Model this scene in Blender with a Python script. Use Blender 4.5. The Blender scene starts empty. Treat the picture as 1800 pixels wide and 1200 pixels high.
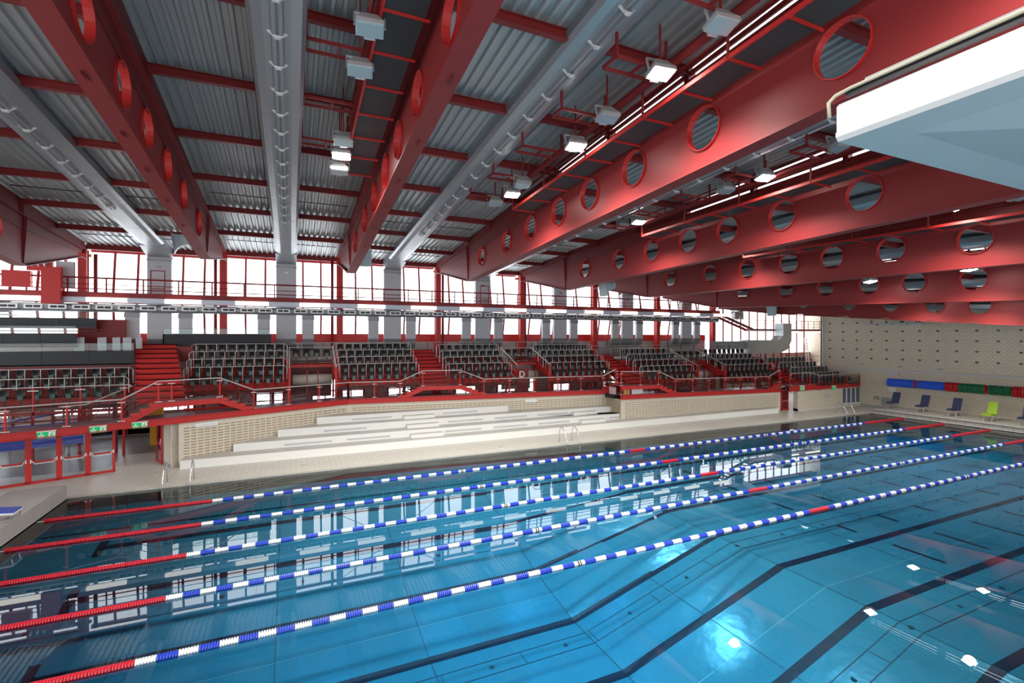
import bpy, math, random
from mathutils import Vector, Matrix

random.seed(7)
SC = bpy.context.scene
COL = SC.collection

# ------------------------------------------------------------------ camera, sky, exposure
cam = bpy.data.cameras.new('camera')
cam.sensor_width = 36.0
cam.lens = 856.7 / 1800 * 36
cam.shift_y = (591.8 - 600) / 1800
cam.clip_end = 400
camo = bpy.data.objects.new('camera', cam)
COL.objects.link(camo)
camo.location = (7.7706, -21.337, 6.1875)
camo.rotation_euler = (math.pi / 2, 0, -0.4256)
SC.camera = camo

SC.view_settings.view_transform = 'Standard'
SC.view_settings.look = 'None'
SC.view_settings.gamma = 1.0
SC.view_settings.exposure = 0.80
SC.view_settings.use_curve_mapping = False
SC.cycles.use_denoising = True
SC.cycles.max_bounces = 10
SC.cycles.diffuse_bounces = 5
SC.cycles.glossy_bounces = 4
SC.cycles.transparent_max_bounces = 24
SC.cycles.volume_bounces = 0
SC.cycles.sample_clamp_indirect = 6.0
SC.cycles.caustics_reflective = False
SC.cycles.caustics_refractive = False

WORLD_STRENGTH = 2.3
world = bpy.data.worlds.new('sky')
SC.world = world
world.use_nodes = True
bg = world.node_tree.nodes['Background']
bg.inputs[0].default_value = (0.93, 0.96, 1.0, 1)      # even overcast sky
bg.inputs[1].default_value = WORLD_STRENGTH

# ------------------------------------------------------------------ materials
MATS = {}


def mat(name, col, rough=0.5, metal=0.0, spec=0.5, emit=None, noise=None, bump=None, alpha=None):
    m = bpy.data.materials.new(name)
    m.use_nodes = True
    nt = m.node_tree
    b = nt.nodes['Principled BSDF']
    c4 = (*col, 1)
    b.inputs['Base Color'].default_value = c4
    b.inputs['Roughness'].default_value = rough
    b.inputs['Metallic'].default_value = metal
    b.inputs['Specular IOR Level'].default_value = spec
    if emit:
        b.inputs['Emission Color'].default_value = (*emit[0], 1)
        b.inputs['Emission Strength'].default_value = emit[1]
    if noise or bump:
        tc = nt.nodes.new('ShaderNodeTexCoord')
        geo = nt.nodes.new('ShaderNodeNewGeometry')
        n = nt.nodes.new('ShaderNodeTexNoise')
        sc, amt = noise or (bump[0], 0)
        n.inputs['Scale'].default_value = sc
        n.inputs['Detail'].default_value = 4
        nt.links.new(geo.outputs['Position'], n.inputs['Vector'])
        if noise:
            mx = nt.nodes.new('ShaderNodeMix')
            mx.data_type = 'RGBA'
            mx.inputs[6].default_value = tuple(x * (1 - amt) for x in col) + (1,)
            mx.inputs[7].default_value = tuple(min(1, x * (1 + amt)) for x in col) + (1,)
            nt.links.new(n.outputs['Fac'], mx.inputs[0])
            nt.links.new(mx.outputs[2], b.inputs['Base Color'])
        if bump:
            n2 = nt.nodes.new('ShaderNodeTexNoise')
            n2.inputs['Scale'].default_value = bump[0]
            nt.links.new(geo.outputs['Position'], n2.inputs['Vector'])
            bp = nt.nodes.new('ShaderNodeBump')
            bp.inputs['Strength'].default_value = bump[1]
            bp.inputs['Distance'].default_value = 0.05
            nt.links.new(n2.outputs['Fac'], bp.inputs['Height'])
            nt.links.new(bp.outputs['Normal'], b.inputs['Normal'])
    MATS[name] = m
    return m


def tile_mat(name, c1, c2, cm, scale, bw, bh, mortar, plane='XY', rough=0.45, offset=0.0, bump=0.3):
    """brick / tile surface in world metres"""
    m = bpy.data.materials.new(name)
    m.use_nodes = True
    nt = m.node_tree
    b = nt.nodes['Principled BSDF']
    b.inputs['Roughness'].default_value = rough
    geo = nt.nodes.new('ShaderNodeNewGeometry')
    sep = nt.nodes.new('ShaderNodeSeparateXYZ')
    cmb = nt.nodes.new('ShaderNodeCombineXYZ')
    nt.links.new(geo.outputs['Position'], sep.inputs[0])
    ia, ib = {'XY': (0, 1), 'XZ': (0, 2), 'YZ': (1, 2)}[plane]
    nt.links.new(sep.outputs[ia], cmb.inputs[0])
    nt.links.new(sep.outputs[ib], cmb.inputs[1])
    br = nt.nodes.new('ShaderNodeTexBrick')
    br.offset = offset
    br.inputs['Color1'].default_value = (*c1, 1)
    br.inputs['Color2'].default_value = (*c2, 1)
    br.inputs['Mortar'].default_value = (*cm, 1)
    br.inputs['Scale'].default_value = scale
    br.inputs['Brick Width'].default_value = bw
    br.inputs['Row Height'].default_value = bh
    br.inputs['Mortar Size'].default_value = mortar
    nt.links.new(cmb.outputs[0], br.inputs['Vector'])
    n = nt.nodes.new('ShaderNodeTexNoise')
    n.inputs['Scale'].default_value = 0.7
    nt.links.new(geo.outputs['Position'], n.inputs['Vector'])
    mx = nt.nodes.new('ShaderNodeMix')
    mx.data_type = 'RGBA'
    mx.blend_type = 'MULTIPLY'
    mx.inputs[0].default_value = 0.25
    nt.links.new(br.outputs['Color'], mx.inputs[6])
    nt.links.new(n.outputs['Color'], mx.inputs[7])
    nt.links.new(br.outputs['Color'], b.inputs['Base Color'])
    if bump:
        bp = nt.nodes.new('ShaderNodeBump')
        bp.inputs['Strength'].default_value = bump
        bp.inputs['Distance'].default_value = 0.01
        bp.invert = True
        nt.links.new(br.outputs['Fac'], bp.inputs['Height'])
        nt.links.new(bp.outputs['Normal'], b.inputs['Normal'])
    MATS[name] = m
    return m


def glass_mat(name, tint, refl=0.12, rough=0.0):
    m = bpy.data.materials.new(name)
    m.use_nodes = True
    nt = m.node_tree
    nt.nodes.remove(nt.nodes['Principled BSDF'])
    out = nt.nodes['Material Output']
    t = nt.nodes.new('ShaderNodeBsdfTransparent')
    t.inputs[0].default_value = (*tint, 1)
    g = nt.nodes.new('ShaderNodeBsdfGlossy')
    g.inputs['Roughness'].default_value = rough
    fr = nt.nodes.new('ShaderNodeLayerWeight')
    fr.inputs[0].default_value = refl
    mx = nt.nodes.new('ShaderNodeMixShader')
    nt.links.new(fr.outputs['Fresnel'], mx.inputs[0])
    nt.links.new(t.outputs[0], mx.inputs[1])
    nt.links.new(g.outputs[0], mx.inputs[2])
    nt.links.new(mx.outputs[0], out.inputs[0])
    MATS[name] = m
    return m


RED = (0.25, 0.026, 0.027)
mat('red', RED, 0.46, 0, 0.3, noise=(0.6, 0.06))
mat('red_bright', (0.52, 0.026, 0.022), 0.45, 0, 0.4)
mat('red_step', (0.55, 0.020, 0.018), 0.6, 0, 0.3)
mat('red_dark', (0.16, 0.010, 0.012), 0.5)
mat('steel_sheet', (0.46, 0.49, 0.49), 0.38, 0.35, noise=(0.35, 0.12))
mat('duct_steel', (0.36, 0.39, 0.41), 0.36, 0.5, noise=(0.8, 0.07), bump=(1.6, 0.12))
mat('duct_light', (0.56, 0.57, 0.60), 0.6, 0.0)
mat('duct_mid', (0.24, 0.25, 0.26), 0.4, 0.4)
mat('grille_grey', (0.50, 0.50, 0.51), 0.5)
mat('duct_dark', (0.20, 0.20, 0.21), 0.5, 0.3)
mat('grating', (0.045, 0.05, 0.052), 0.6, 0.2)
mat('lamp_body', (0.62, 0.62, 0.63), 0.35, 0.4)
mat('lamp_glass', (0.45, 0.55, 0.58), 0.12, 0.2)
mat('lamp_on', (1, 1, 1), 0.4, emit=((1, 0.98, 0.92), 45))
mat('tube_on', (1, 1, 1), 0.4, emit=((1, 0.95, 0.80), 1.6))
mat('tube_off', (0.70, 0.76, 0.85), 0.35)
mat('chrome', (0.72, 0.72, 0.72), 0.22, 0.9)
mat('rail_grey', (0.66, 0.64, 0.62), 0.35, 0.3)
mat('seat_black', (0.018, 0.020, 0.020), 0.45)
mat('seat_grey', (0.13, 0.15, 0.15), 0.45)
mat('panel_black', (0.022, 0.025, 0.03), 0.6)
mat('white', (0.82, 0.82, 0.81), 0.45)
mat('white_tile', (0.76, 0.76, 0.73), 0.4, noise=(2.0, 0.02))
mat('tread_tile', (0.56, 0.55, 0.51), 0.45, noise=(2.0, 0.04))
mat('slot_grey', (0.33, 0.33, 0.34), 0.5)
mat('brick_light', (0.66, 0.60, 0.49), 0.7, noise=(9, 0.14))
mat('brick_dark', (0.50, 0.41, 0.28), 0.8, noise=(7, 0.2))
mat('concrete', (0.42, 0.40, 0.38), 0.7, noise=(1.2, 0.1))
mat('cream', (0.60, 0.57, 0.50), 0.6)
mat('corridor', (0.16, 0.16, 0.16), 0.35, noise=(3, 0.1))
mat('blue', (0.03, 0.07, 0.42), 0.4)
mat('rope_blue', (0.02, 0.06, 0.55), 0.35)
mat('rope_white', (0.85, 0.85, 0.85), 0.35)
mat('rope_red', (0.60, 0.02, 0.04), 0.35)
mat('black', (0.008, 0.009, 0.012), 0.4)
mat('lane_black', (0.006, 0.010, 0.03), 0.4)
mat('platform_white', (0.62, 0.62, 0.63), 0.45)
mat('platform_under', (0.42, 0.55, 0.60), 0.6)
mat('tan_pipe', (0.45, 0.43, 0.32), 0.4)
mat('pipe_white', (0.62, 0.60, 0.60), 0.4)
mat('speaker_grey', (0.48, 0.60, 0.62), 0.4)
mat('sign_green', (0.0, 0.30, 0.10), 0.4, emit=((0.0, 0.35, 0.10), 0.35))
mat('sign_white', (0.85, 0.88, 0.85), 0.4)
mat('float_blue', (0.02, 0.13, 0.80), 0.35)
mat('float_green', (0.01, 0.16, 0.06), 0.35)
mat('float_red', (0.55, 0.01, 0.02), 0.35)
mat('float_yellow', (0.75, 0.38, 0.01), 0.35)
mat('lounger_blue', (0.035, 0.045, 0.12), 0.5)
mat('lounger_green', (0.38, 0.60, 0.03), 0.5)
mat('grey_tile', (0.40, 0.37, 0.35), 0.5, noise=(3, 0.1))
mat('poster_orange', (0.75, 0.35, 0.10), 0.5)
mat('poster_pink', (0.62, 0.48, 0.52), 0.5)
mat('hall_yellow', (0.8, 0.42, 0.0), 0.5)
mat('hall_pink', (0.60, 0.16, 0.20), 0.5)
mat('pool_steel', (0.07, 0.31, 0.42), 0.20, 0.25, noise=(0.5, 0.12), bump=(2.2, 0.22))
mat('joint_dark', (0.02, 0.06, 0.09), 0.5)
mat('office_pane', (0.10, 0.13, 0.18), 0.1)
mat('weld', (0.22, 0.48, 0.56), 0.3)
mat('hook_brown', (0.20, 0.15, 0.09), 0.7)
mat('gallery_floor', (0.20, 0.07, 0.09), 0.3)  # purple of the reflections on the walkway put into the colour
mat('hall_wall', (0.55, 0.38, 0.37), 0.6)
tile_mat('deck_tile', (0.64, 0.61, 0.55), (0.61, 0.58, 0.52), (0.50, 0.47, 0.42), 1.0, 0.25, 0.25, 0.012, 'XY', 0.4, 0.0, 0.2)
tile_mat('end_brick', (0.78, 0.70, 0.56), (0.72, 0.64, 0.50), (0.54, 0.47, 0.35), 1.0, 0.30, 0.15, 0.018, 'YZ', 0.75, 0.5, 0.4)
tile_mat('end_brick_xz', (0.70, 0.63, 0.50), (0.65, 0.58, 0.45), (0.50, 0.43, 0.32), 1.0, 0.30, 0.15, 0.018, 'XZ', 0.75, 0.5, 0.4)
tile_mat('kerb_tile', (0.42, 0.39, 0.35), (0.38, 0.35, 0.32), (0.22, 0.20, 0.18), 1.0, 0.5, 0.25, 0.02, 'YZ', 0.45)
tile_mat('corridor_tile', (0.20, 0.20, 0.20), (0.17, 0.17, 0.17), (0.12, 0.12, 0.12), 1.0, 0.3, 0.3, 0.012, 'XY', 0.35)
glass_mat('window_glass', (0.97, 0.98, 0.99), 0.08)
glass_mat('rail_glass', (0.86, 0.93, 0.91), 0.28)
glass_mat('door_glass', (0.80, 0.86, 0.90), 0.32)
glass_mat('dark_glass', (0.10, 0.13, 0.17), 0.3)


def water_material():
    m = bpy.data.materials.new('water')
    m.use_nodes = True
    nt = m.node_tree
    nt.nodes.remove(nt.nodes['Principled BSDF'])
    out = nt.nodes['Material Output']
    geo = nt.nodes.new('ShaderNodeNewGeometry')
    mp = nt.nodes.new('ShaderNodeMapping')
    mp.inputs['Scale'].default_value = (0.5, 1.0, 1.0)
    nt.links.new(geo.outputs['Position'], mp.inputs[0])
    n = nt.nodes.new('ShaderNodeTexNoise')
    n.inputs['Scale'].default_value = 0.55
    n.inputs['Detail'].default_value = 2
    nt.links.new(mp.outputs[0], n.inputs['Vector'])
    bp = nt.nodes.new('ShaderNodeBump')
    bp.inputs['Strength'].default_value = 0.012
    bp.inputs['Distance'].default_value = 0.06
    nt.links.new(n.outputs['Fac'], bp.inputs['Height'])
    t = nt.nodes.new('ShaderNodeBsdfTransparent')
    t.inputs[0].default_value = (0.93, 0.98, 1.0, 1)
    g = nt.nodes.new('ShaderNodeBsdfGlossy')
    g.inputs['Roughness'].default_value = 0.0
    nt.links.new(bp.outputs[0], g.inputs['Normal'])
    fr = nt.nodes.new('ShaderNodeFresnel')
    fr.inputs[0].default_value = 1.5
    nt.links.new(bp.outputs[0], fr.inputs['Normal'])
    mx = nt.nodes.new('ShaderNodeMixShader')
    nt.links.new(fr.outputs[0], mx.inputs[0])
    nt.links.new(t.outputs[0], mx.inputs[1])
    nt.links.new(g.outputs[0], mx.inputs[2])
    nt.links.new(mx.outputs[0], out.inputs[0])
    va = nt.nodes.new('ShaderNodeVolumeAbsorption')
    va.inputs[0].default_value = (0.0, 0.68, 0.94, 1)
    va.inputs[1].default_value = 0.22
    nt.links.new(va.outputs[0], out.inputs[1])
    MATS['water'] = m


water_material()

# ------------------------------------------------------------------ mesh helpers


class MB:
    def __init__(self):
        self.v = []
        self.f = []

    def add(self, vs, fs):
        o = len(self.v)
        self.v += [tuple(p) for p in vs]
        self.f += [tuple(i + o for i in q) for q in fs]
        return self

    def box(self, x0, x1, y0, y1, z0, z1):
        return self.add([(x0, y0, z0), (x1, y0, z0), (x1, y1, z0), (x0, y1, z0), (x0, y0, z1), (x1, y0, z1), (x1, y1, z1), (x0, y1, z1)],
                        [(0, 3, 2, 1), (4, 5, 6, 7), (0, 1, 5, 4), (1, 2, 6, 5), (2, 3, 7, 6), (3, 0, 4, 7)])

    def bar(self, p, q, w, h, up=(0, 0, 1)):
        """rectangular bar from p to q, w across, h along up"""
        p, q = Vector(p), Vector(q)
        d = (q - p).normalized()
        u = Vector(up)
        s = d.cross(u)
        if s.length < 1e-5:
            s = d.cross(Vector((1, 0, 0)))
        s.normalize()
        u = s.cross(d).normalized()
        s, u = s * w / 2, u * h / 2
        vs = [p - s - u, p + s - u, p + s + u, p - s + u, q - s - u, q + s - u, q + s + u, q - s + u]
        return self.add(vs, [(0, 1, 2, 3), (7, 6, 5, 4), (0, 4, 5, 1), (1, 5, 6, 2), (2, 6, 7, 3), (3, 7, 4, 0)])

    def tube(self, pts, r, n=6, cap=True):
        pts = [Vector(p) for p in pts]
        rings = []
        up = None
        for i, p in enumerate(pts):
            d = (pts[min(i + 1, len(pts) - 1)] - pts[max(i - 1, 0)]).normalized()
            if up is None:
                up = Vector((0, 0, 1)) if abs(d.z) < 0.9 else Vector((1, 0, 0))
            s = d.cross(up).normalized()
            u = s.cross(d).normalized()
            up = u
            rr = r[i] if isinstance(r, (list, tuple)) else r
            rings.append([p + (s * math.cos(a) + u * math.sin(a)) * rr for a in (2 * math.pi * k / n for k in range(n))])
        vs = [v for g in rings for v in g]
        fs = []
        for i in range(len(pts) - 1):
            for k in range(n):
                a, b = i * n + k, i * n + (k + 1) % n
                fs.append((a, b, b + n, a + n))
        if cap:
            fs.append(tuple(range(n))[::-1])
            fs.append(tuple((len(pts) - 1) * n + k for k in range(n)))
        return self.add(vs, fs)

    def prism(self, poly, axis, a, b):
        """poly = 2-D outline, extruded along axis ('X','Y','Z') from a to b"""
        def P(u, v, t):
            return {'X': (t, u, v), 'Y': (u, t, v), 'Z': (u, v, t)}[axis]
        n = len(poly)
        vs = [P(u, v, a) for u, v in poly] + [P(u, v, b) for u, v in poly]
        fs = [tuple(range(n))[::-1], tuple(range(n, 2 * n))] + [(i, (i + 1) % n, n + (i + 1) % n, n + i) for i in range(n)]
        return self.add(vs, fs)

    def quad(self, a, b, c, d):
        return self.add([a, b, c, d], [(0, 1, 2, 3)])

    def mesh(self, name, m, smooth=False):
        me = bpy.data.meshes.new(name)
        me.from_pydata(self.v, [], self.f)
        me.materials.append(MATS[m])
        if smooth:
            me.polygons.foreach_set('use_smooth', [True] * len(me.polygons))
        me.update()
        return me


WLOC = {}


def tag(o, label=None, cat=None, group=None, kind=None):
    if label:
        o['label'] = label
    if cat:
        o['category'] = cat
    if group:
        o['group'] = group
    if kind:
        o['kind'] = kind
    return o


def thing(name, label, cat, loc=(0, 0, 0), group=None, rotz=0.0):
    o = bpy.data.objects.new(name, None)
    o.empty_display_size = 0.2
    COL.objects.link(o)
    o.location = loc
    o.rotation_euler = (0, 0, rotz)
    WLOC[o.name] = Vector(loc)
    return tag(o, label, cat, group)


def build(mb, name, m, parent=None, label=None, cat=None, group=None, kind=None, smooth=False, world=True):
    """mesh object from a builder in world metres; children are stored relative to their parent"""
    vs = [Vector(v) for v in mb.v]
    if parent is not None:
        off = WLOC[parent.name] if world else Vector((0, 0, 0))
    else:
        lo = [min(v[i] for v in vs) for i in range(3)]
        hi = [max(v[i] for v in vs) for i in range(3)]
        off = Vector(((lo[0] + hi[0]) / 2, (lo[1] + hi[1]) / 2, lo[2]))
    mb.v = [v - off for v in vs]
    o = bpy.data.objects.new(name, mb.mesh(name, m, smooth))
    COL.objects.link(o)
    if parent is not None:
        o.parent = parent
        WLOC[o.name] = off.copy() if world else Vector((0, 0, 0))
    else:
        o.location = off
        WLOC[o.name] = off
    return tag(o, label, cat, group, kind)


def inst(name, me, parent=None, loc=(0, 0, 0), rot=(0, 0, 0), world=True):
    """another object on shared mesh data"""
    o = bpy.data.objects.new(name, me)
    COL.objects.link(o)
    loc = Vector(loc)
    if parent is not None:
        o.parent = parent
        if world:
            loc = loc - WLOC[parent.name]
    o.location = loc
    o.rotation_euler = rot
    WLOC[o.name] = loc + (WLOC[parent.name] if parent is not None else Vector((0, 0, 0)))
    return o


ORD = ['first', 'second', 'third', 'fourth', 'fifth', 'sixth', 'seventh', 'eighth', 'ninth', 'tenth', 'eleventh', 'twelfth']
# ------------------------------------------------------------------ setting: pool, deck, walls
PX0, PX1, PY0, PY1 = 0.0, 50.35, -22.4, 2.6
DECK = 0.08
EW = 54.0
ST = dict(kind='structure')

# pool floor: the deep part falls away from the stand side, then a ramp up to the shallow part
XD, XS = 15.5, 21.3
DEEP = [(2.6, .45), (-1.25, .72), (-3.75, 1.25), (-6.25, 1.95), (-8.75, 2.35), (-22.4, 2.40)]
SHAL = [(2.6, .55), (-1.25, .66), (-3.75, .70), (-6.25, .74), (-8.75, .76), (-22.4, .78)]


def prof(tab, y):
    for (ya, da), (yb, db) in zip(tab, tab[1:]):
        if ya >= y >= yb:
            return da + (db - da) * (ya - y) / (ya - yb)
    return tab[-1][1]


def pool_z(x, y):
    d, s_ = -prof(DEEP, y), -prof(SHAL, y)
    return d if x <= XD else s_ if x >= XS else d + (s_ - d) * (x - XD) / (XS - XD)


ZD, ZS = -2.4, -.78
pf = thing('pool_floor', 'blue steel pool floor sloping from the deep to the shallow part', 'pool floor', (25, -10, ZD))
pf['kind'] = 'structure'
YB = [p[0] for p in DEEP]
for xa_, xb_ in ((PX0, XD), (XD, XS), (XS, PX1)):
    for ya_, yb_ in zip(YB, YB[1:]):
        m = MB()
        c4 = [(xa_, ya_), (xa_, yb_), (xb_, yb_), (xb_, ya_)]
        top = [(x, y, pool_z(x, y)) for x, y in c4]
        m.add(top + [(x, y, z - .1) for x, y, z in top], [(0, 1, 2, 3), (7, 6, 5, 4), (0, 4, 5, 1), (1, 5, 6, 2), (2, 6, 7, 3), (3, 7, 4, 0)])
        build(m, 'floor_plate', 'pool_steel', pf)


def floor_strip(m, x0, x1, y0, y1, dz):
    """thin strip lying on the pool floor"""
    xs = [x0] + [v for v in (XD, XS) if x0 < v < x1] + [x1]
    ys = [y0] + sorted([v for v in YB if min(y0, y1) < v < max(y0, y1)], reverse=y0 > y1) + [y1]
    for a_, b_ in zip(xs, xs[1:]):
        for c_, d_ in zip(ys, ys[1:]):
            m.quad((a_, c_, pool_z(a_, c_) + dz), (b_, c_, pool_z(b_, c_) + dz), (b_, d_, pool_z(b_, d_) + dz), (a_, d_, pool_z(a_, d_) + dz))


for k in range(9):
    y = -1.25 - 2.5 * k
    m = MB()
    floor_strip(m, 2.1, 48.3, y - .125, y + .125, .010)
    for xe in (2.1, 48.3):
        floor_strip(m, xe - .12, xe + .12, y - .5, y + .5, .013)
    build(m, 'lane_line', 'lane_black', pf)
# steel channel covers with inlet nozzles, between the lane lines
disc = MB()
disc.add([(0.07 * math.cos(t), 0.07 * math.sin(t), 0) for t in (2 * math.pi * i / 10 for i in range(10))], [tuple(range(10))])
disc = disc.mesh('nozzle', 'joint_dark')
for k in range(4):
    y = -5.0 - 5.0 * k + 0.35
    for dy in (-.25, .25):
        m = MB()
        floor_strip(m, .3, 50, y + dy - .012, y + dy + .012, .008)
        build(m, 'channel_joint', 'joint_dark', pf)
    for i in range(20):
        x = 1.5 + i * 2.2
        inst('nozzle', disc, pf, (x, y, pool_z(x, y) + .012))
        m = MB()
        floor_strip(m, x + .9, x + .92, y - .25, y + .25, .008)
        build(m, 'cover_joint', 'joint_dark', pf)
# cross joints of the floor sheets, bright weld lines along the ramp edges
for x in (3.7, 7.4, 11.1, XD, 18.3, XS, 25.2, 29.2, 33.2, 37.2, 41.2, 45.2):
    m = MB()
    floor_strip(m, x - .011, x + .011, PY0, PY1, .006)
    build(m, 'sheet_joint', 'joint_dark', pf)
for y in (-2.6, -7.5, -12.6, -17.5):
    m = MB()
    floor_strip(m, .2, 50.2, y - .008, y + .008, .006)
    build(m, 'weld_line', 'weld', pf)
# short black cross marks in the shallow half
for i, x in enumerate((26.1, 28.6, 31.1, 33.6, 36.1, 38.6, 41.1)):
    for y0, y1 in ((-13.2, -11.75), (-10.6, -9.9), (-8.2, -7.3), (-5.7, -4.3), (-3.3, -1.8)):
        m = MB()
        floor_strip(m, x - .07, x + .07, y0, y1, .010)
        build(m, 'cross_mark', 'lane_black', pf)

# basin walls (steel) and the water body
bw = thing('pool_basin', 'blue steel side walls of the swimming pool basin', 'pool wall', (25, -10, -2.3))
bw['kind'] = 'structure'
for nm, a in (('basin_wall', (PX0 - .2, PX0, PY0, PY1)), ('basin_wall', (PX1, PX1 + .2, PY0, PY1)), ('basin_wall', (PX0 - .2, PX1 + .2, PY1, PY1 + .2)), ('basin_wall', (PX0 - .2, PX1 + .2, PY0 - .2, PY0))):
    m = MB()
    m.box(*a, -2.3, 0.03)
    build(m, nm, 'pool_steel', bw)
w = MB().box(PX0 - .05, PX1 + .05, PY0 - .05, PY1 + .05, -2.6, 0.0)
build(w, 'pool_water', 'water', None, 'clear blue pool water with the windows mirrored in it', 'water', kind='stuff')

# deck
f = MB()
f.box(-16, PX0 - .0, PY0 - 5, 6.9, -.5, DECK)
f.box(PX0, PX1, PY1, 9.9, -.5, DECK)
f.box(PX1, 63.3, PY0 - 5, 17, -.5, DECK)
f.box(PX0, PX1, PY0 - 5, PY0, -.5, DECK)
fo = build(f, 'floor', 'deck_tile', None, 'cream tiled pool deck around the basin', 'floor', kind='structure')
lip = MB()
lip.box(PX0, PX1, PY1, PY1 + .35, DECK - .01, DECK + .012)
build(lip, 'overflow_grate', 'cream', fo)
f = MB()
f.box(-16, 63.3, 6.9, 17, -.55, DECK - .02)
build(f, 'floor', 'corridor_tile', None, 'dark grey tiled corridor floor under the grandstand', 'floor', kind='structure')

# tiled head wall at the left pool end and raised kerb at the far end
m = MB().box(-1.6, 0.0, -12, 2.55, DECK, .55)
hw = build(m, 'pool_head_wall', 'grey_tile', None, 'grey tiled raised head wall at the left pool end', 'pool wall', kind='structure')
for i in range(12):
    m = MB().box(-1.6, .004, 2.3 - 1.2 * i, 2.32 - 1.2 * i, DECK, .556)
    build(m, 'tile_joint', 'slot_grey', hw)
m = MB().box(PX1 + .05, PX1 + .45, -22, 2.3, DECK, .36)
kb = build(m, 'pool_kerb', 'kerb_tile', None, 'low tiled kerb along the far pool end', 'kerb', kind='structure')
m = MB().box(PX1 - .01, PX1 + .5, -22, 2.35, .36, .41)
build(m, 'coping', 'cream', kb)
build(MB().box(PX1 + .45, EW, -22, 2.3, DECK, .36), 'ledge', 'cream', kb)

# end wall (beyond the pool), with courses of small hooks

m = MB()
m.box(EW, EW + .4, -27.5, 9.0, 0, 11.5)
ew = build(m, 'wall_right', 'end_brick', None, 'beige brick end wall with rows of small hooks', 'wall', kind='structure')
m = MB().box(EW + 9, EW + 9.3, 9.0, 17.5, 0, 11.5).box(EW, EW + 9.3, 8.7, 9.0, 0, 11.5)
build(m, 'wall_right_recess', 'end_brick', None, 'beige brick wall set back behind the grandstand end', 'wall', kind='structure')
hook = MB().box(-.09, 0, -.07, .07, -.06, .06)
hook.box(-.14, -.09, -.03, .03, -.02, .08)
hook = hook.mesh('hook', 'hook_brown')
for r in range(6):
    for c in range(13):
        inst('hook', hook, ew, (EW, 8.1 - 1.2 * c, 4.3 + .78 * r))
m = MB().box(EW - .04, EW, -27, 6.9, DECK, .25)
build(m, 'baseboard_right', 'concrete', None, 'grey skirting along the foot of the brick end wall', 'skirting', kind='structure')

# unseen sides of the hall: left wall and the long wall behind the camera, both with window bands
for nm, lab, segs in (('wall_left', 'cream wall at the left end of the hall', [(-16.3, -16, -27.5, 17, 0, 3.5), (-16.3, -16, -27.5, 17, 10.5, 17)]),
                      ('wall_near', 'cream long wall behind the camera', [(-16, 57.5, -27.8, -27.5, 0, 3.2), (-16, 57.5, -27.8, -27.5, 8.6, 18)])):
    m = MB()
    for s in segs:
        m.box(*s)
    build(m, nm, 'cream', None, lab, 'wall', kind='structure')

# ------------------------------------------------------------------ stepped white benches
LV = [DECK, .46, .84, 1.22, 1.60]
BF = [5.45, 6.5, 7.5, 8.45]
BX = [(3.1, 43.4), (5.15, 32.9), (7.12, 28.75), (9.1, 21.0)]


def wall2_y(x):
    return 9.65 + (x - 10.9) * (7.9 - 9.65) / (29.5 - 10.9) if x > 10.9 else 5.82 + (x - 2.72) * (9.65 - 5.82) / (10.9 - 2.72)


bench = thing('tiled_benches', 'white tiled stepped benches along the poolside wall', 'bench', (18, 7, DECK))
for i in range(4):
    x0, x1 = BX[i]
    # each step is a solid with an angled left end that meets the brick wall
    poly = []
    y0 = BF[i]
    xe = 10.9 if i < 4 else x0
    left_back = wall2_y(x0) + .05
    pts = [(x0, y0), (x1, y0)]
    if i == 0:
        pts += [(43.4, 6.32), (28.7, 6.32), (28.7, 8.0)]
    elif i == 1:
        pts += [(32.9, 6.32 + .2), (28.7, 6.32 + .2), (28.7, 8.0)]
    elif i == 2:
        pts += [(x1, 8.0)]
    else:
        pts += [(x1, wall2_y(x1) + .05)]
    pts += [(10.9, 9.72)]
    if left_back > y0 + .02:
        pts += [(x0, left_back)]
    m = MB().prism(pts, 'Z', LV[i], LV[i + 1])
    st = build(m, 'bench_step', 'white_tile', bench)
    top = [(px, py + (.0 if py > y0 else .06)) for px, py in pts]
    m = MB().prism(top, 'Z', LV[i + 1], LV[i + 1] + .006)
    build(m, 'tread', 'tread_tile', st)
    if i > 0:
        # recessed grey grille slots in the riser
        x = x0 + (2.3 if i < 3 else 1.9)
        k = 0
        while x + 2.3 < x1 - .3:
            if not (i < 4 and any(abs(x + 1.15 - c) < 2.2 for c in (14.9, 26.2))):
                m = MB().box(x, x + 2.3, y0 - .012, y0 + .02, LV[i] + .09, LV[i] + .19)
                build(m, 'grille', 'grille_grey', st)
                x += 3.1
            else:
                x += .8
        for c in (14.9, 26.2):
            if c + .9 < x1:
                m = MB().box(c - .95, c + .95, y0 - .45, y0, LV[i], LV[i] + .19)
                hs = build(m, 'half_step', 'white_tile', bench)
                m = MB().box(c - .93, c + .93, y0 - .42, y0, LV[i] + .19, LV[i] + .196)
                build(m, 'tread', 'tread_tile', hs)

# ------------------------------------------------------------------ perforated brick walls below the gallery


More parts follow.
